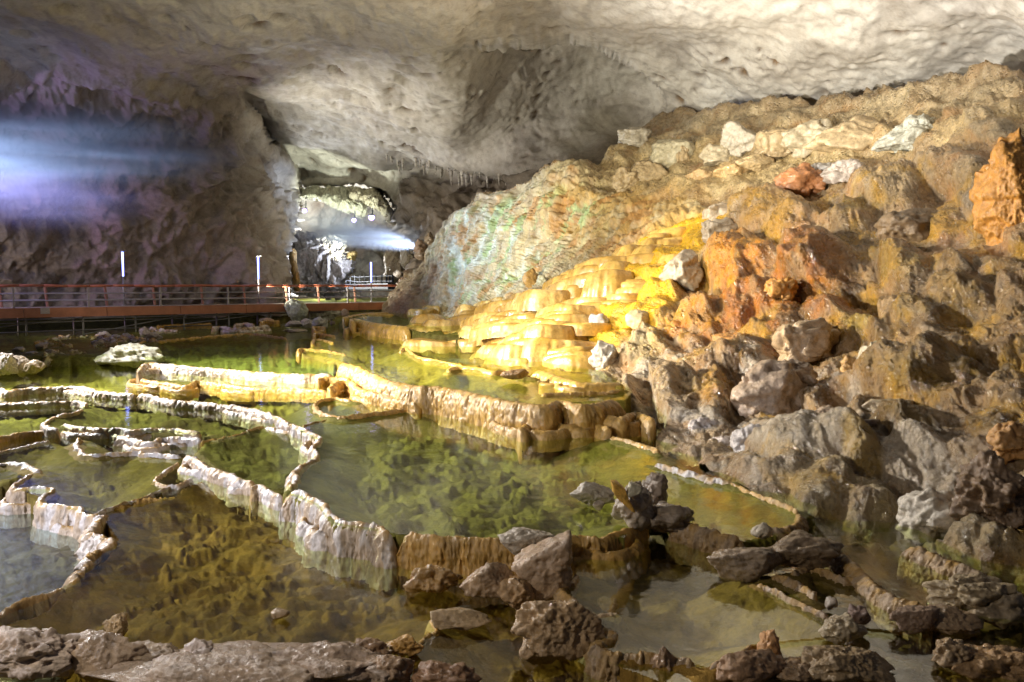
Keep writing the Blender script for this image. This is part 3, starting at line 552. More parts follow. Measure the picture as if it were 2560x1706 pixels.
rim('Z5', [(330,250),(400,262),(480,292),(640,360),(800,390),(920,396),(1050,416),(1250,460),(1400,488),(1560,500),(1650,480),(1780,500),(1900,485),(2040,468)], 0.55, 0.0, 'o', 'longest wet golden dam crossing the middle behind the big green pool', wd=.14, ch=.04, bulge=.16)
rim('Z5', [(300,405),(340,365),(420,362),(450,395),(560,430),(700,460),(830,480)], 0.26, 0.0, 'o', 'stepped golden buttress at the left end of the longest dam', wd=.14)
rim('Z5', [(230,352),(260,340),(345,338),(420,345)], 0.28, 0.1, 'o', 'little golden shelf tucked into the left end of the longest dam', wd=.10)
rim('Z5', [(430,470),(330,456),(250,466),(205,496),(235,542),(330,566),(415,564),(600,540),(780,518),(880,520)], 0.07, -0.02, 'o', 'ring-shaped rusty dam round a small basin under the longest dam', wd=.10)
rim('Z5', [(1425,650),(1460,615),(1510,596),(1600,600),(1700,618),(1850,612),(1945,640)], 0.2, -0.02, 'o', 'rounded golden lobe bulging from the right foot of the longest dam', wd=.12, bulge=.2)
rim('Z5', [(1800,570),(1900,556),(2000,576),(2095,545),(2200,592)], 0.34, 0.12, 'o', 'upper golden lobe next to the pitted rock at the end of the longest dam', wd=.12, bulge=.2)
rim('Z5', [(1525,434),(1640,430),(1760,430),(1900,424),(2035,408)], 0.58, 0.52, 'o', 'thin dark golden ripple in the pool behind the longest dam', ch=.03)
rim('Z5', [(712,182),(740,166),(800,212),(900,232),(980,250),(1075,268)], 0.63, 0.53, 'y', 'slim curved golden lip left of centre in the pool behind the longest dam', wd=.10)
rim('Z5', [(995,300),(1030,276),(1150,280),(1250,302),(1330,296),(1400,318),(1485,325)], 0.64, 0.53, 'y', 'middle golden lip with a dark stone on it, behind the longest dam', wd=.12)
rim('Z5', [(1478,296),(1560,310),(1650,342),(1750,368),(1870,372),(2045,368)], 0.7, 0.53, 'y', 'right-hand golden lip running to the pale rock foot behind the longest dam', wd=.16, bulge=.2)
rim('Z5', [(108,182),(130,168),(200,172),(300,186),(390,208)], 0.55, 0.3, 'o', 'short thick white and gold dam alone in the far pool', wd=.14)
rim('Z5', [(205,60),(200,38),(270,42)], 0.62, 0.5, 'y', 'upper golden finger at the far pool edge', 'golden fingers in the far pool', wd=.12)
rim('Z5', [(205,100),(210,76),(320,92)], 0.6, 0.5, 'y', 'middle golden finger at the far pool edge', 'golden fingers in the far pool', wd=.12)
rim('Z5', [(200,142),(206,112),(310,132)], 0.58, 0.5, 'y', 'lower golden finger at the far pool edge', 'golden fingers in the far pool', wd=.12)
rim('Y7', [(-340,610),(-180,530),(0,528),(120,515),(380,490),(640,466),(900,448),(1060,440),(1480,492)], 0.42, 0.34, 'o', 'thin brown lip edging the far left pool under the walkway', wd=.08)
rim('Y7', [(620,370),(700,355),(830,372),(1000,372),(1120,362),(1290,340)], 0.62, 0.4, 'p', 'white low dam fragment under the middle lamp post', wd=.10)
rim('Y7', [(880,330),(1000,318),(1100,335)], 0.75, 0.6, 'p', 'tiny white dam fragment farthest under the middle lamp post', wd=.10)
rim('Y6', [(340,1025),(500,1012),(700,990),(900,975),(1100,962),(1300,960)], 0.05, -0.01, 'o', 'thin beaded lip on the far side of the stalagmite pool', wd=.08)
rim('Y6', [(1290,995),(1100,1000),(1015,1035),(1100,1050),(1240,1045)], 0.1, 0.0, 'o', 'flat little loop of dam left of the white hump', wd=.08)
for k, (pp, lab_) in enumerate([([(430,850),(480,836),(620,858),(860,868)], 'grey broken dam edge in the dark rubble left of the far pools'),
    ([(480,830),(640,795),(800,770),(1100,750)], 'faint pale dam edge farthest back in the dark rubble'), ([(1120,880),(1130,830),(1240,815),(1350,850)], 'small ragged loop of grey dam in the dark rubble'),
    ([(1170,720),(1240,770),(1400,800),(1500,760),(1640,790),(1840,800)], 'lumpy grey lavender dam in front of the walkway supports'), ([(1640,670),(1760,660),(1880,680),(2100,690)], 'upper white ragged dam in front of the walkway supports'),
    ([(540,990),(620,940),(760,950),(900,930),(1020,920)], 'brownish low ridge between the rubble and the stalagmite pool')]):
    rim('Y6', pp, .46 if k in (3, 4) else .36, .2, 'g', lab_, wd=.14, rough=.16)
rim('Y8', [(975,340),(1040,390),(1100,430),(1200,520),(1300,610),(1370,680),(1480,740),(1600,790),(1760,835)], -0.05, -0.2, 'b', 'long crumbling grey ridge down the right foreground', 'crumbling ridges in the right foreground', wd=.12, rough=.06)
rim('Y8', [(820,592),(960,560),(1090,590),(1150,620),(1300,632)], -0.1, -0.2, 'b', 'short crumbling ridge joining the long one from the left', 'crumbling ridges in the right foreground', wd=.06, rough=.05)
rim('Y8', [(670,590),(780,612),(900,672),(965,750)], -0.11, -0.2, 'b', 'stubby pale crumbling ridge below the spiky brown rock', 'crumbling ridges in the right foreground', wd=.07, rough=.05)
rim('Y8', [(585,650),(700,690),(800,742),(900,792),(1085,872)], -0.14, -0.2, 'b', 'thin bright crumbling lip along the murky front pool', 'crumbling ridges in the right foreground', wd=.04, rough=.035)
rim('Y8', [(1565,385),(1700,458),(1850,512),(2000,562),(2160,610)], 0.0, -0.15, 'b', 'thick ribbed grey shelf edge at the far right foreground', 'crumbling ridges in the right foreground', wd=.16, rough=.06)
rim('Y8', [(20,240),(90,252),(170,280),(300,315),(440,352),(560,355)], 0.04, -0.18, 'b', 'ribbed grey dam right of the broken stalagmite', 'crumbling ridges in the right foreground', wd=.11, rough=.05)
rim('Y8', [(600,320),(680,300),(780,300),(880,260),(900,190)], 0.02, -0.15, 'b', 'golden-edged shore ridge at the right end of the big green pool', 'crumbling ridges in the right foreground', wd=.08, rough=.05)
rim('Z8', [(420,880),(470,940),(500,985),(420,1030),(345,1110),(360,1160)], -0.37, -0.75, 'o', 'wet wavy lip between the two dark pools at the bottom', 'low lips at the bottom of the picture', wd=.05, rough=.04)
rim('Z8', [(1430,600),(1380,660),(1310,720),(1420,820),(1560,930),(1640,1010),(1560,1050),(1510,1085),(1640,1130),(1900,1140),(2100,1180),(2250,1230)], -.16, -.36, 'b', 'upper wet ochre lip holding the murky pool behind the pyramid rock', 'low lips at the bottom of the picture', wd=.08, rough=.05)
rim('Z8', [(1465,1100),(1500,1085),(1600,1150),(1740,1175),(1860,1190)], -0.56, -0.75, 'o', 'lower wet ochre lip under the pyramid rock', 'low lips at the bottom of the picture', wd=.10, rough=.05)
rim('Y8', [(300,1210),(450,1150),(540,1090),(600,1050)], -0.14, -0.25, 'b', 'rusty lip rising to the stalagmite stump', 'low lips at the bottom of the picture', wd=.06, rough=.05)
rim('Z6', [(40,640),(120,660),(270,700),(330,730)], 0.06, -0.04, 'o', 'wet golden lip under the pitted rock at the right shore', wd=.10)
rim('Z6', [(300,790),(400,820),(560,860),(680,890),(760,900)], 0.06, -0.04, 'g', 'pale beaded lip along the right shore of the big pool', wd=.08)
rim('Z6', [(680,900),(800,940),(1000,1010),(1110,1060)], 0.03, -0.05, 'o', 'thin golden lip under the white flowstone tongue', wd=.05)
rim('Y7', [(-30,352),(60,340),(250,332),(430,326),(620,322)], .46, .38, 'o', 'faint thin lip at the far edge of the left pools below the beams', wd=.08)
rim('Y7', [(1185,302),(1250,290),(1340,290),(1420,286)], .62, .45, 'o', 'short brown lip beside the small stone under the beams', wd=.08)
# the white and gold walls of the upper basin
rim('Y4', [(98,1150),(105,1122),(200,1140),(300,1162),(400,1176),(600,1200),(725,1208)], 1.1, 0.53, 'y', 'broad smooth golden dam front at the far left of the terraces', wd=.22, bulge=.12)
rim('Y4', [(28,1238),(60,1216),(160,1224),(290,1250)], 0.75, 0.53, 'y', 'golden toe in front of the broad smooth dam', wd=.2)
for pp, lv, lab_ in [([(0,1105),(140,1075),(260,1060),(500,1048)], 1.18, 'white sliver of dam nearest the brown rock by the walkway'), ([(240,1075),(420,1075),(560,1068)], 1.14, 'bright white sliver of dam in the reflecting back pool'),
     ([(690,1012),(850,1018),(1000,1010)], 1.45, 'bright sliver of dam at the foot of the mound'), ([(850,975),(940,980),(1040,985)], 1.6, 'topmost pale sliver of dam at the foot of the mound')]:
    rim('Y4', pp, lv, lv - .2, 'y', lab_, 'slivers of dam in the back pool', wd=.2)

# ------------------------------------------------------------------ pool floors and water sheets
us = np.arange(-320, 2900, 4.0); vs = np.concatenate([np.arange(748, 800, 1.3), np.arange(800, 2000, 3.2)])
U, Vv = np.meshgrid(us, vs, indexing='ij'); G = atz(U, Vv, -.3); gx, gy = G[..., 0], G[..., 1]
z0 = np.full(gx.shape, -1.15); lab = np.full(gx.shape, -1); lev = np.full(gx.shape, -9.)
for i, (nm, L, fr, pts, mt) in enumerate(POOLS):
    p = fp(fr, pts); W = atz(p[:, 0], p[:, 1], L)
    k = inpoly(gx, gy, W[:, :2]) & (L > lev); lev[k] = L; lab[k] = i
Xg = np.stack([gx, gy, 0 * gx], -1).reshape(-1, 3)
far = sstep(gy, 14, 40)
b1 = fbm(Xg + fbm(Xg, 1.3, 2, seed=102)[:, None] * .5, (1.5, 1.1, 1), 4, .55, seed=101).reshape(gx.shape); pw, _ = worley(np.c_[Xg[:, 0], Xg[:, 1] * 1.15, 0 * gx.ravel()] + fbm(Xg, .5, 3, seed=109)[:, None] * .4, .85, 131)
pl = (sstep(.47 - pw, 0, .09) * (.35 + .65 * np.abs(fbm(Xg, 1.7, 2, seed=132)) * 1.6) * sstep(fbm(Xg, 3.2, 2, seed=133), -.22, .12)).reshape(gx.shape)
pw2, _ = worley(np.c_[Xg[:, 0], Xg[:, 1], 0 * gx.ravel()] + fbm(Xg, .25, 3, seed=139)[:, None] * .22, .36, 137)
pl2 = (sstep(.48 - pw2, 0, .10) * np.clip(.5 + 1.5 * fbm(Xg, .9, 2, seed=138), 0, 1.3)).reshape(gx.shape)
b2 = fbm(Xg + fbm(Xg, .5, 2, seed=106)[:, None] * .25, (1.1, .55, 1), 4, .55, seed=104, ridge=True).reshape(gx.shape)
b3 = fbm(Xg, .12, 3, .6, seed=108).reshape(gx.shape)
bump = .15 * b1 + .05 * np.clip(b2, -.5, .5) + .02 * b3 + .10 * pl + .055 * pl2
depth = np.where(lab >= 0, .34, .2)
for i, (nm, L, *_r) in enumerate(POOLS):
    k = lab == i; dp = {'P_main': .42, 'P_F': .30, 'P_K': .26, 'P_L': .3, 'P_N': .16, 'P_K2': .16, 'P_b': .15, 'P_lobe': .12, 'P_W': .2, 'P_V': .25, 'P_front': .36}.get(nm, .28)
    sc_b = min(1., dp / .36)
    z0[k] = np.minimum(L - dp + bump[k] * sc_b * (1 + .6 * far[k]), L - .03)
k = lab < 0; z0[k] = -1.0 + 1.5 * bump[k] + .8 * sstep(gy[k], 25, 60)
for Wr, L in RIMS:                                       # the dams' inner sides shoal gently
    R = 1.0; kk = np.where((gx > Wr[:, 0].min() - R) & (gx < Wr[:, 0].max() + R) & (gy > Wr[:, 1].min() - R) & (gy < Wr[:, 1].max() + R) & (np.abs(lev - L) < .09))
    if not len(kk[0]): continue
    a, b = gx[kk], gy[kk]; d = np.full(len(a), 9.)
    for w0 in Wr: d = np.minimum(d, (a - w0[0]) ** 2 + (b - w0[1]) ** 2)
    z0[kk] = np.maximum(z0[kk], L - .025 - .42 * np.sqrt(d) + .3 * bump[kk])
bed = np.stack([gx, gy, z0], -1).reshape(-1, 3); q = gridq(len(us), len(vs))
tb = np.zeros((len(bed), 4)); lz = lab.ravel(); nm_ = [x[0] for x in POOLS]
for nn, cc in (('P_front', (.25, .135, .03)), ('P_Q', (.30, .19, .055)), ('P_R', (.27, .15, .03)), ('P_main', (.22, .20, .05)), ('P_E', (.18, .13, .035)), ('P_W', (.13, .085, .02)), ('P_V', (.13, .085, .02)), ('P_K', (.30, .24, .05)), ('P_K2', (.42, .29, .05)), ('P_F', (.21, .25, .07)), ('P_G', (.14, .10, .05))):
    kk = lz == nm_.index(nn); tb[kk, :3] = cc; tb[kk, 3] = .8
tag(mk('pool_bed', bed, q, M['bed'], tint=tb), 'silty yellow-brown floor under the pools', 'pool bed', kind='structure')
lq = lab.ravel()[q]
for i, (nm, L, fr, pts, mt) in enumerate(POOLS):
    mq = (lq == i).any(1)
    if not mq.any(): continue
    V_, Q_ = compact(bed, q[mq]); V_ = V_.copy(); V_[:, 2] = L + .0003 * i
    tag(mk('water', V_, Q_, M[mt]), 'clear shallow pool water', 'water', kind='structure')

# ------------------------------------------------------------------ golden flowstone terraces climbing to the right
TIER_D = []
def terrace(fr, pts, D, face, label, back=3.2, dend=.05, seed=None, kind='y', pale=0.):
    p = fp(fr, pts); p[:, 0] = p[:, 0].mean() + (p[:, 0] - p[:, 0].mean()) * 1.42; n0 = len(p); tt = np.linspace(-1, 1, n0) if n0 > 1 else np.array([0.])
    face_m = face / ZF[fr][2] * D / F; TIER_D.append((*p.mean(0), D))
    Dk = D * (1 + dend * tt ** 2); W = atd(p[:, 0], p[:, 1], Dk); zm = W[:, 2].mean(); W[:, 2] = zm + (W[:, 2] - zm) * .8
    L = np.linalg.norm(np.diff(W[:, :2], axis=0), axis=1).sum(); n = int(np.clip(L / (D * 2.8 / F), 40, 300)); W = catmull(W, n)
    t = np.linspace(-1, 1, n); e = np.clip((np.abs(t) - .42) / .58, 0, 1) ** 1.7       # ends sink and wrap backwards
    W[:, 1] += e * .9 * face_m; W[:, 2] -= e * face_m * .50
    nr = normals2(W); nr[:, 1] -= .5; nr /= np.linalg.norm(nr, axis=1, keepdims=True)
    _seed[0] += 23
    W[:, :2] += nr * (.10 * face_m * fbm(np.stack([np.linspace(0, L, n), np.zeros(n), np.full(n, _seed[0] * 1.)], -1), max(.5, L / 6), 3, .6, seed=5))[:, None] * 1.6
    col = tuple(np.array(GOLDC) * (1 - pale) + np.array((.74, .62, .36)) * pale)
    o = sweep('flowstone_terrace', W, nr, .02, W[:, 2] - face_m * 1.15, back, M['gold'], col, .08 + .045 * face_m, .06, .22 + .10 * face_m, .010 + .006 * face_m, _seed[0], slope=.42, D=D)
    return tag(o, label, 'flowstone terrace', 'golden flowstone terraces')
for a in [
 ('Y5', [(1600,128),(1700,108),(1840,96)], 31.0, 60, 'topmost golden terrace under the pale stacked blocks'),
 ('Y5', [(1350,208),(1450,198),(1600,168),(1720,150)], 30.6, 50, 'second golden terrace from the top of the cascade'),
 ('Y5', [(1280,250),(1400,232),(1560,232)], 30.2, 50, 'thin golden plate just below the second highest terrace'),
 ('Y5', [(1440,330),(1500,270),(1640,262),(1790,300)], 29.6, 170, 'bulging golden shoulder beside the stacked pale blocks'),
 ('Y5', [(1240,305),(1330,270),(1500,263)], 29.6, 80, 'smooth golden plate upper left of the golden shoulder'),
 ('Y5', [(1025,400),(1090,335),(1160,330),(1260,345)], 29.4, 170, 'pale rounded golden apron at the upper left edge of the cascade'),
 ('Y5', [(1110,420),(1240,345),(1330,326),(1490,330)], 28.6, 270, 'large sweeping golden apron in the upper cascade'),
 ('Y5', [(1370,470),(1500,415),(1640,415),(1750,450)], 27.3, 270, 'golden bulge with a wet glint left of the white slab'),
 ('Y5', [(870,525),(960,475),(1060,480),(1165,500)], 28.2, 160, 'flat-topped golden knob above the egg-shaped bulge'),
 ('Y5', [(795,640),(870,560),(1000,545),(1100,570),(1165,640)], 27.2, 250, 'egg-shaped golden bulge in the middle of the cascade'),
 ('Y5', [(1130,700),(1250,600),(1380,600),(1500,640)], 26.8, 250, 'low golden bulge right of the egg-shaped one'),
 ('Y5', [(775,575),(850,550),(930,556)], 29, 45, 'small plate on the left flank above the knobbed stair'),
 ('Y5', [(635,635),(720,600),(850,588)], 29, 55, 'slanted golden plate on the left flank of the cascade'),
 ('Y5', [(700,655),(760,640),(830,642)], 28.4, 45, 'narrow golden plate just left of the egg-shaped bulge'),
 ('Y5', [(460,690),(540,655),(680,655),(820,672)], 29, 90, 'round-lipped golden terrace with a bright glint on the left flank'),
 ('Y5', [(375,715),(430,695),(500,700)], 30.5, 45, 'small golden shelf near the stones at the mound foot'),
 ('Y5', [(200,755),(300,722),(420,730),(600,745),(820,790)], 28.2, 120, 'long bright golden terrace across the middle left'),
 ('Y5', [(610,805),(760,795),(940,810),(1000,835)], 26.4, 75, 'straight dark-lipped golden terrace under the egg-shaped bulge'),
 ('Y5', [(70,772),(160,757),(265,768)], 31.5, 55, 'separate log-like golden lip at the mound foot'),
 ('Y5', [(50,842),(160,825),(360,850)], 30.5, 60, 'pale golden lip second from the mound foot'),
 ('Y5', [(415,870),(540,850),(640,868),(800,880),(920,862)], 25.6, 110, 'golden terrace with a white wet glint in the middle'),
 ('Y5', [(90,930),(180,895),(300,888),(420,900)], 28.6, 110, 'softly folded golden terrace in the left middle'),
 ('Y5', [(-130,884),(0,868),(130,884)], 32, 70, 'overexposed pale terrace left of the folded one'),
 ('Y5', [(390,980),(520,945),(700,955),(840,965)], 24.9, 110, 'golden terrace just left of the grey block on the cascade'),
 ('Y5', [(270,1020),(340,992),(450,1000)], 25.6, 80, 'small golden hump low in the cascade'),
 ('Y5', [(-190,966),(0,960),(190,994)], 29, 90, 'flat golden terrace low on the left'),
 ('Y5', [(170,1110),(330,1042),(500,1045),(770,1080)], 23.9, 140, 'wide dark-fronted golden terrace low on the right'),
 ('Y5', [(30,1170),(150,1116),(260,1150),(420,1165)], 24.2, 110, 'low golden terrace with a hanging lip beside the wide one'),
 ('Y5', [(210,1200),(360,1152),(540,1180),(700,1200),(950,1240)], 22.9, 270, 'tall ochre terrace wall at the bottom right of the cascade'),
 ('Y5', [(-70,1228),(60,1216),(200,1240),(250,1290)], 23.5, 160, 'blunt ochre terrace nose left of the tall wall'),
 ('Y5', [(-10,1380),(120,1340),(250,1342),(330,1385)], 22.9, 80, 'flat ochre apron at the waterline under the tall wall'),
 ('Y4', [(765,1160),(800,1090),(900,1062),(1020,1080)], 37, 150, 'mushroom-shaped golden dam at the edge of the reflecting back pool'),
 ('Y4', [(890,1220),(950,1140),(1080,1126),(1200,1150),(1390,1164)], 34, 170, 'brilliant golden terrace with a broad white glint'),
 ('Y4', [(1245,1060),(1300,960),(1380,975),(1470,1000)], 38.5, 110, 'small rounded terrace at the back pool edge'),
 ('Y4', [(1310,1090),(1360,1034),(1500,1030),(1680,1050),(1870,1072)], 35, 110, 'straight pale terrace facing the back pools'),
 ('Y4', [(1450,950),(1560,922),(1640,930),(1810,962)], 38.5, 120, 'pale upper terrace by the back pools with a shaded edge'),
 ('Y4', [(1600,910),(1700,882),(1810,900)], 40, 60, 'tiny pale plate highest by the back pools'),
 ('Y4', [(990,1290),(1100,1260),(1200,1275),(1410,1292)], 33, 80, 'low reflecting terrace under the brilliant one'),
 ('Y4', [(1310,1250),(1380,1192),(1480,1210),(1600,1260),(1810,1272)], 30.8, 150, 'curling golden terrace left of the dark stone'),
 ('Y4', [(500,1400),(560,1332),(650,1312),(820,1332)], 33.6, 110, 'rounded golden corner at the left foot of the terraces'),
 ('Y4', [(520,1300),(650,1250),(920,1262)], 35, 80, 'shaded golden step behind the rounded corner'),
 ('Y4', [(730,1400),(800,1342),(1000,1370),(1250,1390),(1510,1402)], 29.8, 150, 'long glittering golden terrace at the front foot'),
 ('Y4', [(1490,1450),(1640,1400),(1850,1392),(2030,1440)], 26.2, 200, 'thick golden terrace block at the front foot with a dark right face'),
]:
    terrace(*a, pale=.5 if a[0] == 'Y4' else (.3 if a[1][0][0] < 700 else 0))

fT = tps(TIER_D[:]); rs = np.random.RandomState(11); GP = np.array([(1745,556),(1790,575),(1720,650),(1640,700),(1600,760),(1480,790),(1450,850),(1500,890),(1480,905),(1330,870),(1200,860),(1090,840),(1060,815),(1150,780),(1250,765),(1330,735),(1420,690),(1500,655),(1560,620),(1620,590)])
for i in range(150):
    u, v = rs.uniform(1060, 1790), rs.uniform(560, 900)
    if not inpoly(np.array([u]), np.array([v]), GP)[0]: continue
    hw = rs.uniform(34, 92); sl = -.05 * hw
    terrace('F', [(u - hw, v + 5 - sl), (u - hw * .3, v - 3), (u + hw * .4, v - 2), (u + hw, v + 5 + sl)], float(fT(np.array([u]), np.array([v]))[0]) + .15, rs.uniform(12, 24),
            'narrow golden flowstone step filling the cascade between the larger terraces', back=1.6, pale=.3 if u < 1250 else .05)
# ------------------------------------------------------------------ boulders and rocks
_ico = {}
def ico(k):
    if k not in _ico:
        bm = bmesh.new(); bmesh.ops.create_icosphere(bm, subdivisions=k, radius=1)
        _ico[k] = (np.array([v.co[:] for v in bm.verts]), np.array([[v.index for v in f.verts] for f in bm.faces])); bm.free()
    return _ico[k]
_bs = [1000]
def rock(name, fr, cx, cy, w_, h_, style, col, label, cat='rock', group=None, lvl=None, D=None, rot=0, deep=.85, mat=None, ta=.85, lift=0., parent=None, push=0.):
    s = ZF[fr][2]; (u, v), = fp(fr, [(cx, cy)]); wp, hp = w_ / s, h_ / s; wp, hp = (wp * 1.22, hp * 1.2) if push < 0 else (wp, hp); vb = v + hp * .5
    if D is None:
        D = atz(np.array([u]), np.array([vb]), lvl)[0, 1] + .0 if lvl is not None else slopeD(u, v + hp * .25)
    rx, rz = wp * D / F / 2, hp * D / F / 2; ry = deep * (.5 * rx + .5 * rz); D = D - push * ry
    c = atd(u, v, D)
    _bs[0] += 1; sd = _bs[0]; rg = np.random.RandomState(sd)
    big = max(wp, hp); V, T = ico(6 if big > 190 else 5 if big > 55 else 4); d = V.copy()
    r = 1 + .42 * fbm(d + sd * 3.1, .85, 3, .5, seed=sd)
    if style in ('angular', 'slab', 'crumb'):
        r = r * 1.22
        for k in range(13 if style != 'crumb' else 9):
            n = rg.normal(size=3); n /= np.linalg.norm(n); cdist = rg.uniform(.72, .98); q = (d * r[:, None]) @ n
            r = np.where(q > cdist, r * (cdist + .06 * (q - cdist)) / np.maximum(q, 1e-6), r)
    p = d * r[:, None]
    if style == 'block': p = np.sign(p) * np.abs(p) ** .62
    if style == 'drape':
        th = np.arctan2(d[:, 1], d[:, 0]); fl = fbm(np.stack([np.cos(th) * 2.2, np.sin(th) * 2.2, d[:, 2] * .35 + sd], -1), .55, 4, .6, seed=sd, ridge=True)
        k = sstep(-d[:, 2], -.75, .1); p[:, :2] *= (1 + .28 * fl * k)[:, None]; p[:, 2] = np.where(p[:, 2] > 0, np.abs(p[:, 2]) ** .8, p[:, 2]); p[:, :2] *= (1 + .14 * (1 - np.clip(p[:, 2], -1, 1)))[:, None] * .88
    if style == 'pyramid': k = np.clip((p[:, 2] + 1) / 2, 0, 1); p[:, :2] *= (1.15 - .80 * k)[:, None]
    if style == 'stump': p = np.sign(p) * np.abs(p) ** .7; k = np.clip((p[:, 2] + 1) / 2, 0, 1); p[:, :2] *= (1.1 - .35 * k)[:, None]
    X = p * np.array([rx, ry, rz]); m = min(rx, rz); nrm = d
    a1 = {'angular': .10, 'slab': .10, 'block': .16, 'drape': .12, 'lump': .13, 'crumb': .15, 'pit': .12, 'pyramid': .14, 'stump': .12}[style] * m
    X = X + nrm * (a1 * fbm(X + sd, m * .55, 4, .55, seed=sd, ridge=style in ('crumb', 'angular', 'slab')))[:, None]
    if style in ('pit', 'crumb', 'lump'):
        w1, _ = worley(X + sd, m * .6, sd); X = X - nrm * ((.40 if style == 'pit' else .07) * m * np.clip(1 - w1 / .42, 0, 1) ** .8)[:, None]
    X = X + nrm * ((.035 if style != 'drape' else .025) * m * fbm(X + sd, m * .16, 4, .65, seed=sd + 9))[:, None]
    if push < 0:                                    # layered like the slope they belong to
        Wd = X + c; wz = Wd[:, 2] + .5 * fbm(Wd, 1.6, 3, seed=31); ph = (wz / (.9 * m + .15)) % 1.0
        X = X - nrm * (.16 * m * (np.where(ph < .8, (ph / .8) ** .8, 1 - (ph - .8) / .2) - .5))[:, None]
    a = math.radians(-rot); ca, sa = math.cos(a), math.sin(a); X = np.stack([X[:, 0] * ca - X[:, 2] * sa, X[:, 1], X[:, 0] * sa + X[:, 2] * ca], -1)
    t = np.zeros((len(X), 4)); t[:, :3] = np.array(col) * np.array((1.02, .94, .84) if fr == 'Z7' else (1.14, .94, .70)) if lvl is not None and lvl < -.2 else col; t[:, 3] = ta
    zb = X[:, 2].min(); X[:, 2] -= zb
    mt = mat or ('drape' if style == 'drape' else 'rock')
    o = mk(name, X, T, M[mt], tint=t); o.location = (c[0], c[1], c[2] + zb + lift)
    if parent: o.parent = parent; o.location = Vector(o.location) - Vector(parent.location); return o
    return tag(o, label, cat, group)
OR, RU, TAN, PG, BR, DB, GG, OL = (.50,.20,.03), (.36,.14,.045), (.41,.31,.17), (.40,.34,.26), (.28,.18,.08), (.17,.115,.06), (.42,.43,.36), (.36,.26,.07)
SL = 'boulders on the rubble slope'
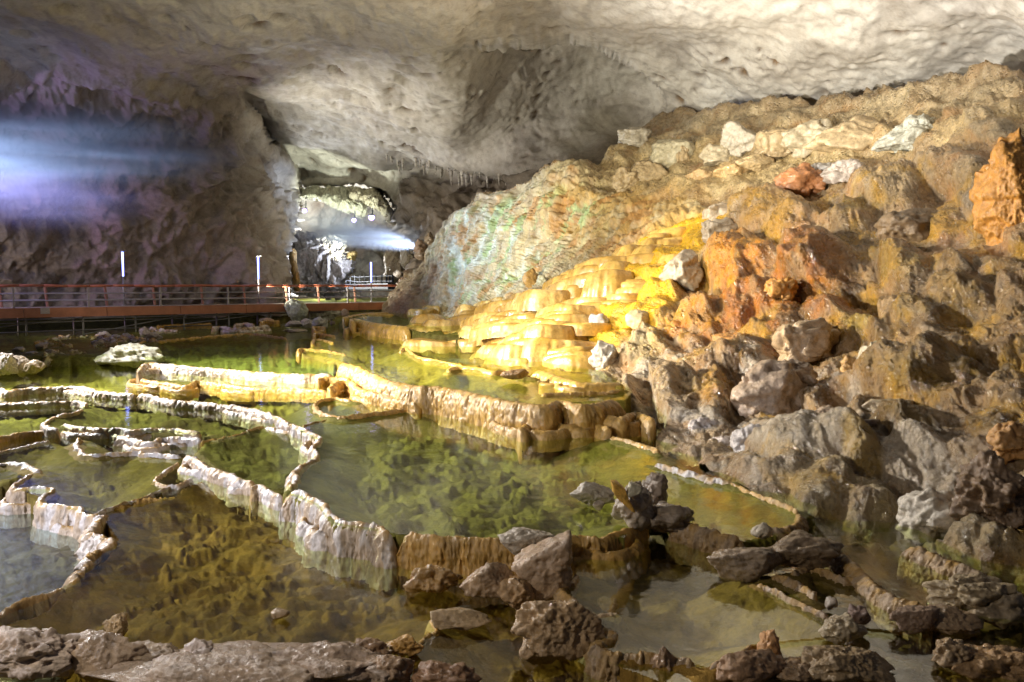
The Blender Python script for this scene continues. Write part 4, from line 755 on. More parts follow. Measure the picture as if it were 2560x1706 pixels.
for a in [
 ('boulder','Z3',2280,480,260,560,'angular',(.52,.24,.03),'tall bright orange boulder at the right edge of the picture'),
 ('boulder','Z3',1690,640,340,210,'angular',DB,'dark cracked angular boulder resting on the golden-brown ledge'),
 ('boulder','Z3',1730,90,380,190,'pyramid',GG,'grey-green wedge-shaped boulder high on the slope'),
 ('boulder','Z3',1385,110,330,170,'angular',TAN,'cream angular boulder left of the grey-green wedge'),
 ('boulder','Z3',890,140,180,150,'block',TAN,'pale upright slab with vertical grooves high on the rubble slope'),
 ('boulder','Z3',1100,110,250,150,'lump',(.42,.36,.24),'rounded buff boulder behind the grooved upright slab'),
 ('boulder','Z3',690,130,170,150,'angular',(.40,.36,.28),'whitish angular boulder left of the grooved upright slab'),
 ('boulder','Z3',120,320,170,140,'angular',TAN,'faceted cream boulder beside the dark hollow at the top of the mound'),
 ('boulder','Z3',20,370,130,120,'lump',TAN,'round cream boulder below the faceted one at the top of the mound'),
 ('boulder','Z3',250,230,200,200,'angular',(.44,.40,.27),'tall fissured boulder on the bench behind the mound'),
 ('boulder','Z3',340,230,60,130,'stump',TAN,'slim leaning cream stone standing between rubble'),
 ('boulder','Z3',560,220,180,110,'angular',(.42,.36,.24),'grey-buff boulder in the row behind the bench'),
 ('boulder','Z3',770,250,170,80,'slab',(.44,.33,.17),'flat cream slab lit brightly on the bench'),
 ('boulder','Z3',640,300,160,80,'slab',(.52,.36,.16),'flat orange-cream slab left of the brightest slab'),
 ('boulder','Z3',470,340,150,70,'angular',(.46,.31,.14),'low tan boulder at the lip of the orange bench'),
 ('boulder','Z3',60,110,150,100,'block',(.40,.36,.28),'grey boulder at the very back of the bench'),
 ('boulder','Z3',1040,375,230,140,'crumb',RU,'dark rust-red crumbly boulder in the middle of the slope'),
 ('boulder','Z3',1180,300,150,90,'angular',(.32,.30,.27),'small grey stone right of the rust-red boulder'),
 ('boulder','Z3',1310,310,200,110,'lump',(.36,.31,.27),'mauve-grey rounded boulder behind the draped dome'),
 ('boulder','Z3',760,470,170,80,'slab',(.38,.36,.33),'pale grey flat stone on the edge of the fluted block'),
 ('boulder','Z3',585,560,170,110,'block',PG,'upper pale block of the stack beside the cascade top'),
 ('boulder','Z3',560,665,180,120,'block',(.38,.33,.26),'middle pale block of the stack beside the cascade top'),
 ('boulder','Z3',355,890,190,190,'angular',(.40,.35,.27),'white slab leaning on the golden cascade'),
 ('boulder','Z3',930,1030,150,170,'lump',(.58,.28,.05),'bright orange knob sticking out of the ridge'),
 ('boulder','Z3',640,1310,200,110,'crumb',(.56,.27,.06),'orange crumbly stone lying on the pale lower ledge'),
 ('boulder','Z6',1500,265,110,230,'lump',(.52,.48,.36),'smooth pale upright stone leaning against the wet drapery'),
 ('boulder','Z6',1385,265,70,110,'lump',(.50,.30,.10),'small orange stone left of the leaning pale one'),
 ('boulder','Z6',1255,570,170,150,'block',(.34,.26,.19),'grey-brown cube-like stone at the pool edge on the right'),
 ('boulder','Z6',1500,615,330,130,'block',(.32,.25,.19),'long flat brown stone beside the cube-like one'),
 ('boulder','Z6',1600,490,260,90,'crumb',(.40,.32,.20),'knobbly tan ridge above the flat stone'),
 ('boulder','Z6',840,690,180,180,'lump',(.50,.48,.47),'grey round-headed lump at the left end of the white sheet'),
 ('boulder','Z6',1850,1090,310,240,'lump',(.58,.53,.44),'white bulbous boulder right above the dark pool'),
 ('boulder','Z6',2200,1010,340,360,'crumb',(.17,.105,.055),'dark chocolate-brown rough boulder at the right edge'),
 ('boulder','Z6',2275,680,180,180,'lump',(.46,.24,.07),'smooth orange-brown boulder at the right edge'),
 ('boulder','Z6',930,430,330,260,'angular',(.38,.29,.21),'overhanging brown-grey slab with a dark hollow beneath'),
 ('boulder','Z6',1060,330,220,180,'angular',(.36,.28,.21),'grey-brown block with a pale edge at the end of the ridge'),
 ('boulder','Z6',1140,120,260,200,'block',(.44,.32,.19),'squarish brown-grey rock throwing a long shadow'),
 ('boulder','Z6',590,620,160,110,'pit',(.52,.48,.46),'white knob at the waterline under the orange-stained rock'),
 ('boulder','Z6',700,690,130,100,'angular',(.44,.38,.34),'grey stone between the white knob and the round-headed lump'),
 ('boulder','Z6',40,230,130,140,'angular',(.44,.41,.36),'white wedge at the foot of the tall ochre terrace'),
 ('boulder','Y5',850,1050,170,180,'angular',(.38,.38,.39),'blue-grey angular block perched on the golden terraces'),
 ('boulder','Y5',1200,1000,190,170,'slab',(.60,.50,.30),'pale flow-coated slab low beside the cascade'),
 ('boulder','Y5',1010,930,110,70,'crumb',(.30,.17,.11),'small red-brown stone on the golden terraces'),
 ('boulder','Y5',495,625,90,50,'angular',(.30,.17,.06),'small dark wedge stone at the foot of the mound'),
 ('boulder','Y5',240,625,120,180,'crumb',(.42,.24,.06),'rusty round hollow rock at the foot of the mound'),
 ('boulder','Y5',340,660,90,110,'lump',(.50,.50,.36),'pale green-grey oval stone at the foot of the mound'),
]:
    dark = a[8]
    rock(*a, group=SL, push=-.50 if a[1] != 'Y5' else 1.2)
PL = 'loose rocks in the pools'
def prock(nm, fr, x, y, ww, hh, st, col, lvl, lab_, **k):
    if fr in ('Z7', 'Y8') and st in ('crumb', 'lump', 'pit') and ww > 160: y += hh * .11; ww *= 1.28; hh *= .80
    return rock(nm, fr, x, y, ww, hh, st, col, lab_, group=k.pop('group', PL), lvl=lvl, **k)
prock('boulder','Z8',1235,545,370,330,'angular',(.36,.31,.27),-0.22,'largest grey angular boulder at the front of the big pool')
prock('boulder','Z8',840,665,300,250,'angular',(.30,.25,.20),-0.35,'brown-grey angular boulder left of the largest one')
prock('boulder','Z8',1040,750,220,200,'crumb',(.36,.28,.18),-0.36,'wet glinting rock wedged under the largest grey boulder')
prock('boulder','Z8',470,650,270,170,'drape',(.34,.24,.10),-0.36,'wet brown lump at the foot of the dripping dam')
prock('boulder','Z8',570,500,160,110,'crumb',(.42,.37,.30),-0.38,'small pale rough stone stuck to the dripping dam')
prock('boulder','Z8',1100,400,330,160,'crumb',(.42,.37,.30),-0.04,'pale pitted rock lying across the dam crest')
prock('boulder','Z8',640,905,430,110,'slab',(.36,.31,.22),-0.36,'flat grey slab in the dark front water')
prock('boulder','Z8',1300,960,620,330,'crumb',(.32,.26,.18),-0.37,'big hollowed rock in the middle of the front water')
prock('boulder','Z8',1370,890,230,170,'lump',(.32,.27,.23),-0.39,'smooth grey stone in the hollow of the big front rock')
prock('boulder','Z8',1620,950,250,130,'crumb',(.40,.35,.26),-0.35,'pale oval knob at the right of the hollowed rock')
prock('boulder','Z8',1630,820,110,110,'crumb',(.34,.26,.17),-0.38,'small curled knob above the pale oval knob')
prock('boulder','Z8',1980,1230,260,260,'pyramid',(.28,.21,.15),-0.38,'brown pyramid-shaped rock at the bottom edge')
prock('boulder','Z8',1760,1270,260,120,'crumb',(.28,.20,.12),-0.41,'wet rough rock left of the pyramid rock at the bottom edge')
prock('boulder','Z8',60,1130,260,170,'lump',(.20,.14,.09),-0.37,'dark purple-brown rock at the lower left of the wavy lip')
prock('boulder','Z8',210,1240,280,200,'crumb',(.26,.20,.15),-0.38,'grey glinting rock under the dark purple-brown one')
prock('boulder','Z8',540,1290,420,180,'lump',(.20,.12,.07),-0.39,'dark red-brown rounded rock at the bottom edge')
prock('boulder','Z8',300,1090,210,110,'lump',(.44,.30,.08),-0.36,'small yellow-brown stone beside the wavy lip')
prock('boulder','Z8',1540,95,230,140,'angular',(.44,.40,.33),.0,'low grey pointed rock standing in the big green pool')
prock('boulder','Z8',1560,165,80,60,'angular',(.40,.34,.26),.0,'tiny pointed stone by the low grey pointed rock')
st = prock('broken_stalagmite','Z8',1790,145,300,300,'pyramid',(.36,.31,.25),.02,'broken stalagmite with a yellow crystalline break, standing at the end of the big pool', group=None)
st['category'] = 'stalagmite'
def broken_face(fr, poly, D, col, name):
    p = fp(fr, poly); W = catmull(np.vstack([atd(p[:, 0], p[:, 1], D + np.linspace(0, .03, len(p))), atd(p[:1, 0], p[:1, 1], D)]), 60)
    c = W.mean(0); rings = [W * k + c * (1 - k) + np.array([0, -.012 * (1 - k), 0]) + (.006 * fbm(W * k + c * (1 - k), .05, 3, seed=5) * k)[:, None] for k in (1.06, .98, .8, .55, .3, .02)]
    rings[0][:, 1] += .12
    V = np.concatenate(rings); t = np.zeros((len(V), 4)); t[:, :3] = col; t[:, 3] = .9
    o = mk(name, V - np.array(st.location), gridq(len(rings), 60), M['rock'], tint=t); o.parent = st; return o
ds = st.location[1] - .33
broken_face('Z8', [(1650,20),(1690,30),(1740,80),(1760,140),(1800,220),(1720,160),(1665,100)], ds, (.78,.46,.08), 'crystal_face')['label'] = 'yellow broken crystal face'
broken_face('Z8', [(1770,30),(1830,45),(1840,80),(1790,110),(1750,110)], ds - .02, (.56,.54,.42), 'crystal_face')['label'] = 'pale broken crystal face'
prock('boulder','Z8',1900,110,200,210,'crumb',(.24,.19,.15),.02,'dark jagged rock joined to the back of the broken stalagmite')
prock('boulder','Z8',1990,250,330,190,'lump',(.24,.19,.14),-0.08,'low grey-brown rock between the stalagmite and the ribbed dam')
prock('boulder','Z7',180,1200,560,330,'pit',(.42,.37,.35),-0.38,'large grey rock with a dark hole at the bottom left corner', deep=.6)
prock('boulder','Z7',600,1235,270,260,'crumb',(.32,.25,.19),-0.38,'rough brown-grey rock right of the holed one')
prock('boulder','Z7',850,1245,300,160,'crumb',(.32,.26,.20),-0.37,'wet low rock between the rough rock and the pale knob')
prock('boulder','Z7',1185,1240,170,220,'lump',(.46,.42,.43),-0.36,'pale lilac knob standing at the bottom left water edge')
prock('boulder','Z7',1330,1360,950,190,'crumb',(.32,.26,.21),-0.39,'long low ragged rock along the bottom edge')
prock('boulder','Z7',1950,1270,620,200,'crumb',(.34,.27,.22),-0.39,'long grey-brown rock rising to the right along the bottom edge')
prock('boulder','Z7',2260,1330,240,190,'crumb',(.36,.30,.26),-0.39,'glinting grey stone at the right end of the long bottom rocks')
prock('boulder','Z7',690,1075,130,110,'crumb',(.46,.36,.22),-0.36,'small glistening stone tip poking out of the front pool')
prock('boulder','Z7',1640,1010,110,60,'angular',(.38,.30,.20),-0.36,'tiny bright stone tip in the middle of the brown front pool')
prock('boulder','Z7',150,1390,420,160,'lump',(.14,.11,.09),-0.68,'black shaded rock filling the bottom left corner')
prock('boulder','Y8',2020,700,400,290,'lump',(.30,.23,.13),-0.18,'big rounded brown boulder in the lower right')
prock('boulder','Y8',2230,800,320,230,'lump',(.26,.20,.12),-0.20,'brown hump right of the big rounded boulder')
prock('boulder','Y8',1160,930,190,230,'lump',(.38,.31,.20),-0.20,'pale knob at the lower end of the thin crumbling lip')
prock('boulder','Y8',1270,870,130,140,'lump',(.16,.10,.08),-0.16,'dark round stone on the pale knob')
prock('boulder','Y8',1085,790,80,90,'angular',(.46,.40,.33),-0.15,'white splinter stone above the pale knob')
tp = prock('stalagmite_stump','Y8',690,1110,150,260,'stump',(.46,.29,.14),-0.30,'upright orange-brown stalagmite stump near the bottom edge', group=None); tp['category'] = 'stalagmite'
prock('boulder','Y8',560,1180,330,240,'crumb',(.26,.18,.12),-0.25,'dark ragged rock at the foot of the stalagmite stump')
prock('boulder','Y8',1180,1150,400,250,'crumb',(.26,.22,.15),-0.24,'mottled grey rough rock right of the stalagmite stump')
prock('boulder','Y8',900,1230,420,180,'lump',(.22,.17,.12),-0.27,'shaded brown rock between the stump and the mottled rock')
prock('boulder','Y8',570,490,330,230,'crumb',(.28,.21,.14),-0.16,'spiky brown rock at the end of the ribbed dam')
prock('boulder','Y8',860,440,380,220,'crumb',(.20,.14,.08),-0.11,'dark brown rough rock between the crumbling ridges')
prock('boulder','Y8',640,320,110,90,'crumb',(.40,.35,.26),.04,'pale knob on the shore ridge right of the ribbed dam')
prock('boulder','Y8',1660,860,230,170,'crumb',(.22,.14,.09),-0.18,'dark crumbling lump at the end of the long ridge')
prock('boulder','Y8',1880,1100,200,240,'pit',(.30,.25,.18),-0.23,'grey holed rock near the bottom right corner')
prock('boulder','Y8',2180,1170,420,330,'lump',(.26,.18,.09),-0.35,'smooth brown rock filling the bottom right corner')
prock('boulder','Y8',1500,1230,460,180,'lump',(.16,.12,.09),-0.42,'black-brown rock at the bottom edge right of the mottled rock')
prock('boulder','Y8',1850,900,280,180,'crumb',(.28,.23,.17),-0.25,'grey ribbed rock under the big rounded boulder')
prock('stalagmite_stump','Y6',60,1080,210,270,'stump',(.52,.48,.44),.0,'tall pale stalagmite stump at the left edge of the pool', group='stalagmite stumps at the left edge')['category'] = 'stalagmite'
prock('stalagmite_stump','Y6',255,1085,170,210,'crumb',(.44,.38,.31),.0,'ragged brown and white stump right of the tall pale one', group='stalagmite stumps at the left edge')['category'] = 'stalagmite'
prock('stalagmite_stump','Y6',395,1130,200,140,'crumb',(.38,.31,.22),.0,'lowest stump tapering into the water at the left', group='stalagmite stumps at the left edge')['category'] = 'stalagmite'
prock('boulder','Y6',1560,985,640,230,'drape',(.56,.56,.46),.02,'white hump with a dark hole at the head of the straight fluted dam', deep=.6)
prock('boulder','Y6',1380,1045,330,110,'lump',(.52,.50,.42),.0,'pale pointed toe of the white hump')
prock('boulder','Y7',1620,180,280,250,'crumb',(.42,.48,.40),.45,'green-tinged white rock in front of the walkway', deep=.7)
prock('boulder','Y7',1860,210,440,150,'drape',(.42,.46,.38),.45,'ribbed green-grey tail of the rock in front of the walkway', deep=.5)
prock('boulder','Y7',1870,330,200,130,'lump',(.44,.46,.44),.42,'grey rounded stone below the ribbed tail')
prock('boulder','Y7',1730,320,130,110,'crumb',(.62,.60,.58),.42,'bright white stone below the green-tinged rock')
prock('boulder','Y7',1580,340,240,70,'crumb',(.44,.42,.38),.42,'low dark pebbly rock in the shallow water by the green-tinged rock')
prock('boulder','Y7',1620,410,260,40,'crumb',(.42,.36,.26),.36,'flat rubbly islet in the far pool')
prock('boulder','Y7',1250,285,150,50,'crumb',(.34,.28,.22),.5,'small brown stone under the walkway beams')
prock('boulder','Y7',2180,210,90,90,'crumb',(.34,.27,.20),.7,'small brown stone right of the ribbed tail')
prock('boulder','Y7',2030,320,60,40,'crumb',(.14,.10,.10),.45,'tiny black stone beside the grey rounded stone')
for k, (x, y, ww, hh, lab_) in enumerate([(1240,750,120,70,'whitish lump in the rubble below the supports'), (1360,775,120,70,'pale broken lump in the middle of the rubble'), (1500,770,130,80,'lilac lump in the middle of the rubble'),
     (1700,720,130,90,'tall lavender lump in the rubble'), (1800,760,150,90,'largest lavender lump at the right end of the rubble'), (1160,840,110,70,'grey lump on the ragged loop'), (490,880,120,90,'dim grey lump in the left rubble'),
     (230,920,130,60,'faint grey stone farthest left in the rubble'), (360,960,120,50,'dim flat stone in the left rubble'), (590,950,110,60,'grey stone on the brownish low ridge')]):
    prock('boulder','Y6',x,y,ww,hh,'crumb',(.46,.43,.43) if k < 5 else (.32,.29,.29), .32, lab_, group='rubble left of the far pools')
prock('boulder','Y4',1455,1172,120,48,'angular',(.34,.16,.05),1.05,'dark red-brown wedge stone lying on a golden terrace', D=32.0)
prock('boulder','Z5',1385,318,140,60,'angular',(.30,.17,.06),.62,'brown flat stone on the middle golden lip')
# ------------------------------------------------------------------ the walkway, its rails, supports and lamp posts
class MB:
    def __init__(s): s.V = []; s.Q = []
    def tube(s, a, b, r, k=8, r2=None):
        a, b = np.array(a, float), np.array(b, float); d = b - a; d /= np.linalg.norm(d) + 1e-9
        x = np.cross(d, (0, 0, 1) if abs(d[2]) < .9 else (1, 0, 0)); x /= np.linalg.norm(x); y = np.cross(d, x); i = len(s.V); r2 = r if r2 is None else r2
        for p, q in ((a, r), (b, r2)):
            for j in range(k): t = 2 * math.pi * j / k; s.V.append(p + q * (math.cos(t) * x + math.sin(t) * y))
        s.V += [a, b]
        for j in range(k):
            n = (j + 1) % k; s.Q.append((i + j, i + n, i + k + n, i + k + j)); s.Q.append((i + n, i + j, i + 2 * k, i + 2 * k)); s.Q.append((i + k + j, i + k + n, i + 2 * k + 1, i + 2 * k + 1))
    def beam(s, a, b, wd, hz0, hz1):
        "box from a to b in plan (x,y), wd wide to both sides, z from hz0 to hz1"
        a, b = np.array(a[:2], float), np.array(b[:2], float); d = b - a; d /= np.linalg.norm(d); n = np.array([d[1], -d[0]]) * wd; i = len(s.V)
        for z in (hz0, hz1):
            for p in (a - n, a + n, b + n, b - n): s.V.append(np.array([p[0], p[1], z]))
        for f in ((0, 3, 2, 1), (4, 5, 6, 7), (0, 1, 5, 4), (1, 2, 6, 5), (2, 3, 7, 6), (3, 0, 4, 7)): s.Q.append(tuple(i + k for k in f))
    def build(s, name, mat, parent=None, smooth=False):
        me = bpy.data.meshes.new(name); me.from_pydata([tuple(v) for v in s.V], [], [tuple(dict.fromkeys(q)) for q in s.Q]); me.materials.append(mat); me.attributes.new('tint', 'FLOAT_COLOR', 'POINT').data.foreach_set('color', [0.] * (4 * len(s.V)))
        if smooth: me.polygons.foreach_set('use_smooth', [True] * len(me.polygons))
        o = bpy.data.objects.new(name, me); C.objects.link(o)
        if parent: o.parent = parent; o.location = -Vector(parent.location)
        return o
M['fascia'] = flat_mat('red_brown_beam', (.36, .15, .075), .6, 0, .25, 1.2); M['red'] = flat_mat('red_handrail', (.40, .125, .065), .3, 0, .12, 3.)
M['steel'] = flat_mat('grey_steel', (.30, .29, .29), .45, .4, .2, 3.); M['pink'] = flat_mat('brown_wood_post', (.34, .17, .11), .6, 0, .2, 3.)
M['deck'] = flat_mat('pale_concrete_deck', (.38, .34, .28), .6, 0, .25, 2.); M['pipe'] = flat_mat('dark_scaffold_pipe', (.16, .16, .15), .5, .3, .3, 2.)
M['blueglow'] = glow_mat('blue_white_tube', (.22, .28, 1.0), 7.); M['lens'] = glow_mat('violet_white_lens', (.42, .28, 1.0), 9.)
A0, A1 = np.array([-26.9, 42.]), np.array([-9.25, 58.]); dr = (A1 - A0) / np.linalg.norm(A1 - A0); nrm_ = np.array([-dr[1], dr[0]])
def online(u, off=0.):
    k = (u - CU) / F; a = A0 + nrm_ * off; t = (k * a[1] - a[0]) / (dr[0] - k * dr[1]); return a + dr * t
DECK, TOP = 1.62, 2.80
B0, B1 = A0 - dr * 7, A1 + dr * 2.5
br = empty('walkway_bridge', (B0[0], B0[1], 0), 'long raised walkway with a shiny red handrail crossing behind the pools', 'walkway')
w_ = 2.3
m = MB(); mid0, mid1 = B0 + nrm_ * w_ / 2, B1 + nrm_ * w_ / 2; m.beam(mid0, mid1, w_ / 2, DECK - .10, DECK); m.build('deck', M['deck'], br)
L = np.linalg.norm(B1 - B0); k = 0.; seg = 4.1
while k < L - .2:
    e = min(L, k + seg - .03); m = MB(); m.beam(B0 + dr * k - nrm_ * .06, B0 + dr * e - nrm_ * .06, .055, DECK - .52, DECK - .012); m.build('fascia_beam', M['fascia'], br); k += seg
for off, nm in ((-.02, 'handrail'), (w_ - .1, 'handrail')):
    m = MB(); pts = [B0 + dr * t for t in np.linspace(0, L, 30)]
    for a, b in zip(pts[:-1], pts[1:]):
        h = lambda p: TOP + .02 * math.sin(p[0] * 1.9); m.tube((*(a + nrm_ * off), h(a)), (*(b + nrm_ * off), h(b)), .072)
    m.build(nm, M['red'], br, True)
    for z in (TOP - .42, TOP - .80):
        m = MB(); m.tube((*(B0 + nrm_ * off), z), (*(B1 + nrm_ * off), z), .038); m.build('rail', M['steel'], br, True)
for u in (-150, 35, 222, 402, 571, 726, 870):
    p = online(u); m = MB(); m.beam(p - dr * .05, p + dr * .05, .045, DECK - .1, TOP + .04); m.tube((*p, TOP - .02), (*p, TOP + .06), .06); m.build('rail_post', M['steel'], br)
for u in (0, 115, 264, 384, 504, 610, 715, 795, 886):
    p = online(u, w_ - .1); q = p + dr * .10; m = MB(); m.tube((*q, DECK), (*p, TOP), .075, 6); m.build('wooden_post', M['pink'], br)
sup = np.linspace(0, L, 13)
for i, t in enumerate(sup):
    for off in (.15, w_ - .2):
        p = B0 + dr * t + nrm_ * off; m = MB(); m.tube((*p, -.7 + .1 * (i % 2)), (*p, DECK - .5), .06); m.build('support_post', M['pipe'], br, True)
m = MB()
for z in (DECK - .62,): m.tube((*(B0 + nrm_ * .15), z), (*(B1 + nrm_ * .15), z), .05)
m.build('pipe_rail', M['pipe'], br, True)
for z in (.78, .30): m = MB(); m.tube((*(B0 + nrm_ * .1), z), (*(B0 + dr * L * .55 + nrm_ * .1), z + .08), .04); m.build('pipe_rail', M['pipe'], br, True)
for i in range(0, 12, 2):
    a, b = B0 + dr * sup[i], B0 + dr * sup[min(i + 2, 12)]; m = MB(); m.tube((*(a + nrm_ * .1), .1 + .2 * (i % 4)), (*(b + nrm_ * .1), DECK - .6), .035); m.build('diagonal_brace', M['pipe'], br, True)
m = MB(); p = online(113, -.13); m.beam(p - dr * .22, p + dr * .22, .03, DECK - .33, DECK + .01); m.build('junction_box', M['steel'], br)

def lamp_post(u, vtop, label, off=w_ - .35):
    p = online(u, off); ztop = float(atd(u, vtop, p[1])[2]); t = empty('lamp_post', (p[0], p[1], DECK), label, 'lamp post', 'lamp posts on the walkway')
    m = MB(); m.tube((*p, DECK), (*p, DECK + .06), .13); m.build('base_plate', M['steel'], t)
    m = MB(); m.tube((*p, DECK), (*p, ztop - 1.5), .055, 8); m.build('pole', M['steel'], t, True)
    m = MB(); m.tube((*p, ztop - 1.5), (*p, ztop - .05), .045, 8, .06); m.build('lamp_tube', M['blueglow'], t, True)
    m = MB(); a = np.array([*p, ztop]); m.tube(a + np.array([-.08, 0, -.01]), a + np.array([.24, 0, .03]), .035, 6); m.build('lamp_arm', M['pipe'], t)
    m = MB(); m.tube((p[0], p[1], ztop - .05), (p[0], p[1], ztop + .06), .11, 10, .05); m.build('lamp_head', M['steel'], t, True)
lamp_post(311, 628, 'tallest lamp post with a glowing white tube, first from the left on the walkway')
lamp_post(648, 641, 'glowing blue-white lamp post in the middle of the walkway before the dark wall')
lamp_post(929, 655, 'blue glowing lamp post standing in the passage opening')

# ------------------------------------------------------------------ things in and around the passage
def spot_fixture(u, v, D, r, label):
    c = atd(u, v, D); t = empty('floodlight', tuple(c), label, 'floodlight', 'floodlights high in the passage')
    m = MB(); m.tube((0, -.02, 0), (0, .45, .12), r * 1.2, 14, r * .8); o = m.build('housing', M['pipe'], None, True); o.parent = t
    m = MB(); m.tube((0, -.06, 0), (0, -.03, 0), r, 14); o = m.build('lens', M['lens'], None, True); o.parent = t
    m = MB(); m.tube((0, .3, .1), (0, .5, .9), .06, 6); o = m.build('bracket', M['pipe'], None); o.parent = t
spot_fixture(762, 527, 74, .20, 'lit violet floodlight, leftmost of the three high in the passage')
spot_fixture(885, 551, 74, .20, 'smaller lit violet floodlight in the middle of the three in the passage')
spot_fixture(929, 544, 74, .27, 'largest and brightest violet floodlight, right of the three in the passage')

def hang_sheet(name, fr, poly_top, poly_bot, D0, D1, col, label, cat, seed, amp=.5, drip=.0, flute=.5, mat='mound', up=False):
    "a rock body between an upper and a lower outline, bulging towards the viewer, closed at the back"
    a, b = fp(fr, poly_top), fp(fr, poly_bot); n = 120; nv = 70; u = np.linspace(0, 1, n)
    A_ = catmull(np.c_[a, 0 * a[:, :1]], n)[:, :2]; B_ = catmull(np.c_[b, 0 * b[:, :1]], n)[:, :2]
    jag = fbm(np.stack([u * 30, 0 * u, 0 * u + seed], -1), 1.2, 4, .6, seed=seed) * drip / ZF[fr][2]
    s = np.linspace(0, 1, nv); q = (A_ + np.stack([0 * jag, jag * (1 if up else 0)], -1))[:, None] * (1 - s[None, :, None]) + (B_ + np.stack([0 * jag, jag * (0 if up else 1)], -1))[:, None] * s[None, :, None]
    prof = np.sin(np.pi * np.clip(s, .0, 1)) ** .5; pu = np.sin(np.pi * u) ** .4
    D = D0 + (D1 - D0) * s[None] + 2.2 * (1 - prof[None] * pu[:, None]); P = atd(q[..., 0], q[..., 1], D); N = gnorm(P); X = P.reshape(-1, 3)
    d = amp * (fbm(X, (flute, flute, flute * 4), 4, .6, seed=seed + 3, ridge=True) + .8 * fbm(X, 2.2, 3, seed=seed + 5)); P = (X + N.reshape(-1, 3) * d[:, None]).reshape(P.shape)
    back = P + np.array([0, 1, 0]) * (.4 if amp < .25 else 2.); full = np.concatenate([P, back[:, ::-1], P[:, :1]], 1)
    t = np.zeros((full.shape[0] * full.shape[1], 4)); t[:, :3] = col; t[:, 3] = .8
    return tag(mk(name, full.reshape(-1, 3), gridq(full.shape[0], full.shape[1]), M[mat], tint=t), label, cat)
hang_sheet('rock_outcrop','Y3',[(130,820),(170,760),(300,720),(420,760),(600,780),(620,900)],[(190,1290),(300,1290),(420,1290),(560,1290),(640,1290),(690,1060)],71,70,(.36,.34,.34),'dark grooved grey outcrop at the left side of the passage','rock outcrop',301,.9,10,.6,up=True)
hang_sheet('rock_curtain','Y3',[(250,185),(350,180),(400,165),(470,200),(520,150),(620,180),(760,200),(900,260)],[(190,270),(330,270),(480,320),(620,390),(760,440),(850,470),(880,430),(900,300)],79,76,(.62,.64,.52),'brightly lit white rock curtain hanging in the passage roof','rock curtain',311,.35,30,.5,up=True)
hang_sheet('rock_curtain','Y3',[(740,200),(860,190),(920,230),(1010,210),(1090,270),(1150,340),(1230,470)],[(760,240),(870,290),(900,300),(1000,360),(1100,420),(1180,470),(1195,560)],78,75,(.52,.49,.38),'cream scalloped rock curtain right of the brightest one in the passage','rock curtain',321,.35,20,.5)
hang_sheet('rock_outcrop','Y3',[(100,920),(130,850),(150,860),(165,1000)],[(150,1290),(175,1330),(195,1330),(205,1280)],64,63,(.55,.36,.12),'thin yellow-lit edge of rock left of the grooved outcrop','rock outcrop',331,.12,4,.5)
hang_sheet('rock_outcrop','Y3',[(660,960),(720,890),(800,870),(825,880)],[(690,1070),(720,1075),(760,1040),(790,970)],92,92,(.46,.36,.14),'leaning ochre rock slab deep in the far chamber','rock outcrop',341,.2,6,.7)
hang_sheet('rock_outcrop','Y3',[(1150,880),(1220,860),(1300,850),(1350,840)],[(1150,1180),(1200,1210),(1290,1200),(1340,1100)],78,77,(.38,.31,.22),'square brown rock pier at the right of the passage','rock outcrop',351,.3,6,.6)
hang_sheet('rock_outcrop','Y3',[(1345,860),(1400,840),(1460,840)],[(1350,1010),(1400,1020),(1470,950)],75,74,(.40,.34,.24),'fissured buff rock beside the square brown pier','rock outcrop',361,.3,6,.6)
rock('boulder','Y4',822,330,115,150,'lump',(.20,.14,.10),'dark round boulder overhanging the passage edge', D=60.)
rock('boulder','Y4',935,250,90,120,'lump',(.22,.17,.11),'brown knob above the dark round boulder', D=60.)
rock('boulder','Y4',880,400,230,170,'lump',(.17,.13,.09),'dark rough rock below the round boulder at the passage edge', D=60.5)
rock('boulder','Y4',580,640,80,70,'crumb',(.62,.60,.56),'small white sunlit-looking stone behind the mound edge', D=62.)
M['navy'] = flat_mat('dark_navy_paint', (.02, .025, .04), .5)
fw = empty('far_walkway', (-12, 86, 0), 'distant dark footbridge with thin posts in the far chamber', 'walkway')
pts = [atd(700 + x / 4.3556, 430 + y / 4.3556, d) for x, y, d in ((640,1190,90),(740,1205,88),(860,1222,85),(1000,1215,82),(1150,1215,78),(1230,1215,76))]
m = MB()
for a, b in zip(pts[:-1], pts[1:]): m.beam(a, b, .5, float(min(a[2], b[2])) - .55, float(min(a[2], b[2])))
m.build('deck', M['navy'], fw)
for dz in (1.1, .6):
    m = MB()
    for a, b in zip(pts[:-1], pts[1:]): m.tube(a + np.array([0, 0, dz - .4]), b + np.array([0, 0, dz - .4]), .06, 6)
    m.build('rail', M['navy'], fw)
for t in np.linspace(0, 4.99, 13):
    i = int(t); p = pts[i] * (1 - t + i) + pts[i + 1] * (t - i); m = MB(); m.tube(p + np.array([0, 0, -.2]), p + np.array([0, 0, .85]), .08, 6); m.build('rail_post', M['navy'], fw)
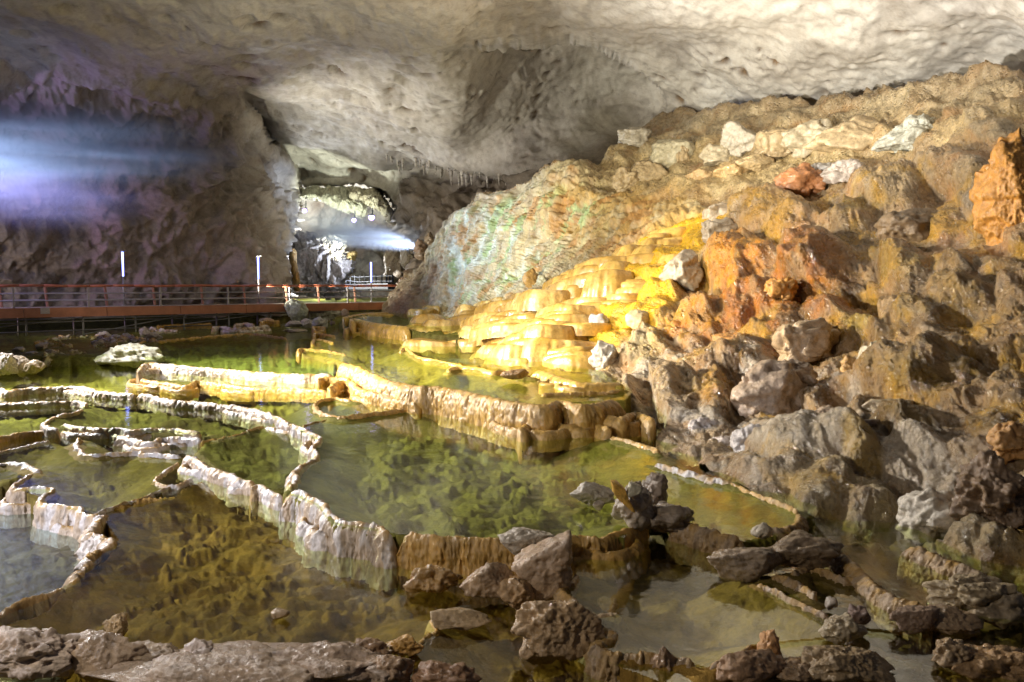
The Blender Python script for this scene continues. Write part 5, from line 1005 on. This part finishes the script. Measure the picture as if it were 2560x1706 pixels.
# stalactites fringing the vault above the passage
sk = MB; rs = np.random.RandomState(5)
for i in range(46):
    u = rs.uniform(960, 1300); v = 395 + (u - 960) * .10 + rs.uniform(-8, 26) - .0004 * (u - 1130) ** 2
    Dv = float(vaultD(np.array([u]), np.array([v]))[0][0]); c = atd(u, v, Dv + .1); ln = rs.uniform(.35, 1.5)
    m = MB(); z = 0.
    segs = 4
    for k in range(segs):
        r0, r1 = .17 * (1 - k / segs) ** .8 * (.6 + ln * .5), .17 * (1 - (k + 1) / segs) ** .8 * (.6 + ln * .5) + .004
        m.tube((rs.uniform(-.015, .015), 0, .35 - (ln + .35) * k / segs), (0, 0, .35 - (ln + .35) * (k + 1) / segs), r0, 7, r1)
    o = m.build('stalactite', M['vault'], None, True); o.location = tuple(c)
    tag(o, 'small tan stalactite in the ragged fringe above the right of the passage', 'stalactite', 'stalactite fringe over the passage')

# ------------------------------------------------------------------ drifting mist, lit from the left
def mist(name, c, size, dens, col, label, seed, rot=0., emit_=0.):
    t = NT(name); tc = t.add('TexCoord').outputs['Object']
    ln = t.add('VectorMath', {0: tc}, operation='LENGTH'); fall = t.add('MapRange', {'Value': ln.outputs['Value'], 'From Min': .0, 'From Max': 1.0, 'To Min': 1.0, 'To Max': 0.0}, interpolation_type='SMOOTHERSTEP')
    mp = t.add('Mapping', {'Vector': tc, 'Scale': (.8, 1.5, 2.4), 'Location': (seed, 0, 0)}); n = t.noise(mp, 1.5, 3, .5, .5)
    nn = t.add('MapRange', {'Value': n.outputs[0], 'From Min': .28, 'From Max': .72})
    d = t.math('MULTIPLY', t.math('MULTIPLY', fall.outputs[0], nn.outputs[0]), dens)
    v = t.add('VolumePrincipled', {'Color': c4(col), 'Density': d, 'Anisotropy': .2}); t.set(t.out.inputs['Volume'], v)
    V, T = ico(4); o = mk(name, V, T, t.m); o.location = c; o.scale = size; o.rotation_euler = (0, math.radians(rot), 0)
    return tag(o, label, 'mist', kind='stuff')
mist('mist', atd(60, 345, 40.), (13, 5, 2.7), .62, (.72, .82, 1.0), 'streak of blue-white mist drifting along the left wall', 3., 3)
mist('mist', atd(60, 480, 41.), (8, 4, 2.6), .16, (.74, .60, 1.0), 'thin violet mist under the blue streak', 9., 0)
mist('mist', atd(950, 592, 68.), (10.5, 4, 1.35), .7, (.78, .86, 1.0), 'band of white mist hanging in the passage', 6., 3)
mist('mist', atd(830, 560, 72.), (9, 5, 2.6), .12, (.78, .86, 1.0), 'faint haze around the passage floodlights', 12., 0)
lamp('mist_floodlight', 'SPOT', (-39, 41, 9.6), (-18, 42, 9.2), 95000, (.55, .72, 1.0), .3, 34, .9)
lamp('violet_floodlight', 'SPOT', (-34, 42, 6.5), (-24, 46, 7), 1500, (.75, .40, 1.0), .3, 120, .8)
lamp('passage_mist_floodlight', 'SPOT', (-8.2, 69, 6.2), (-20, 69, 7.0), 9000, (.68, .78, 1.0), .3, 70, .8)
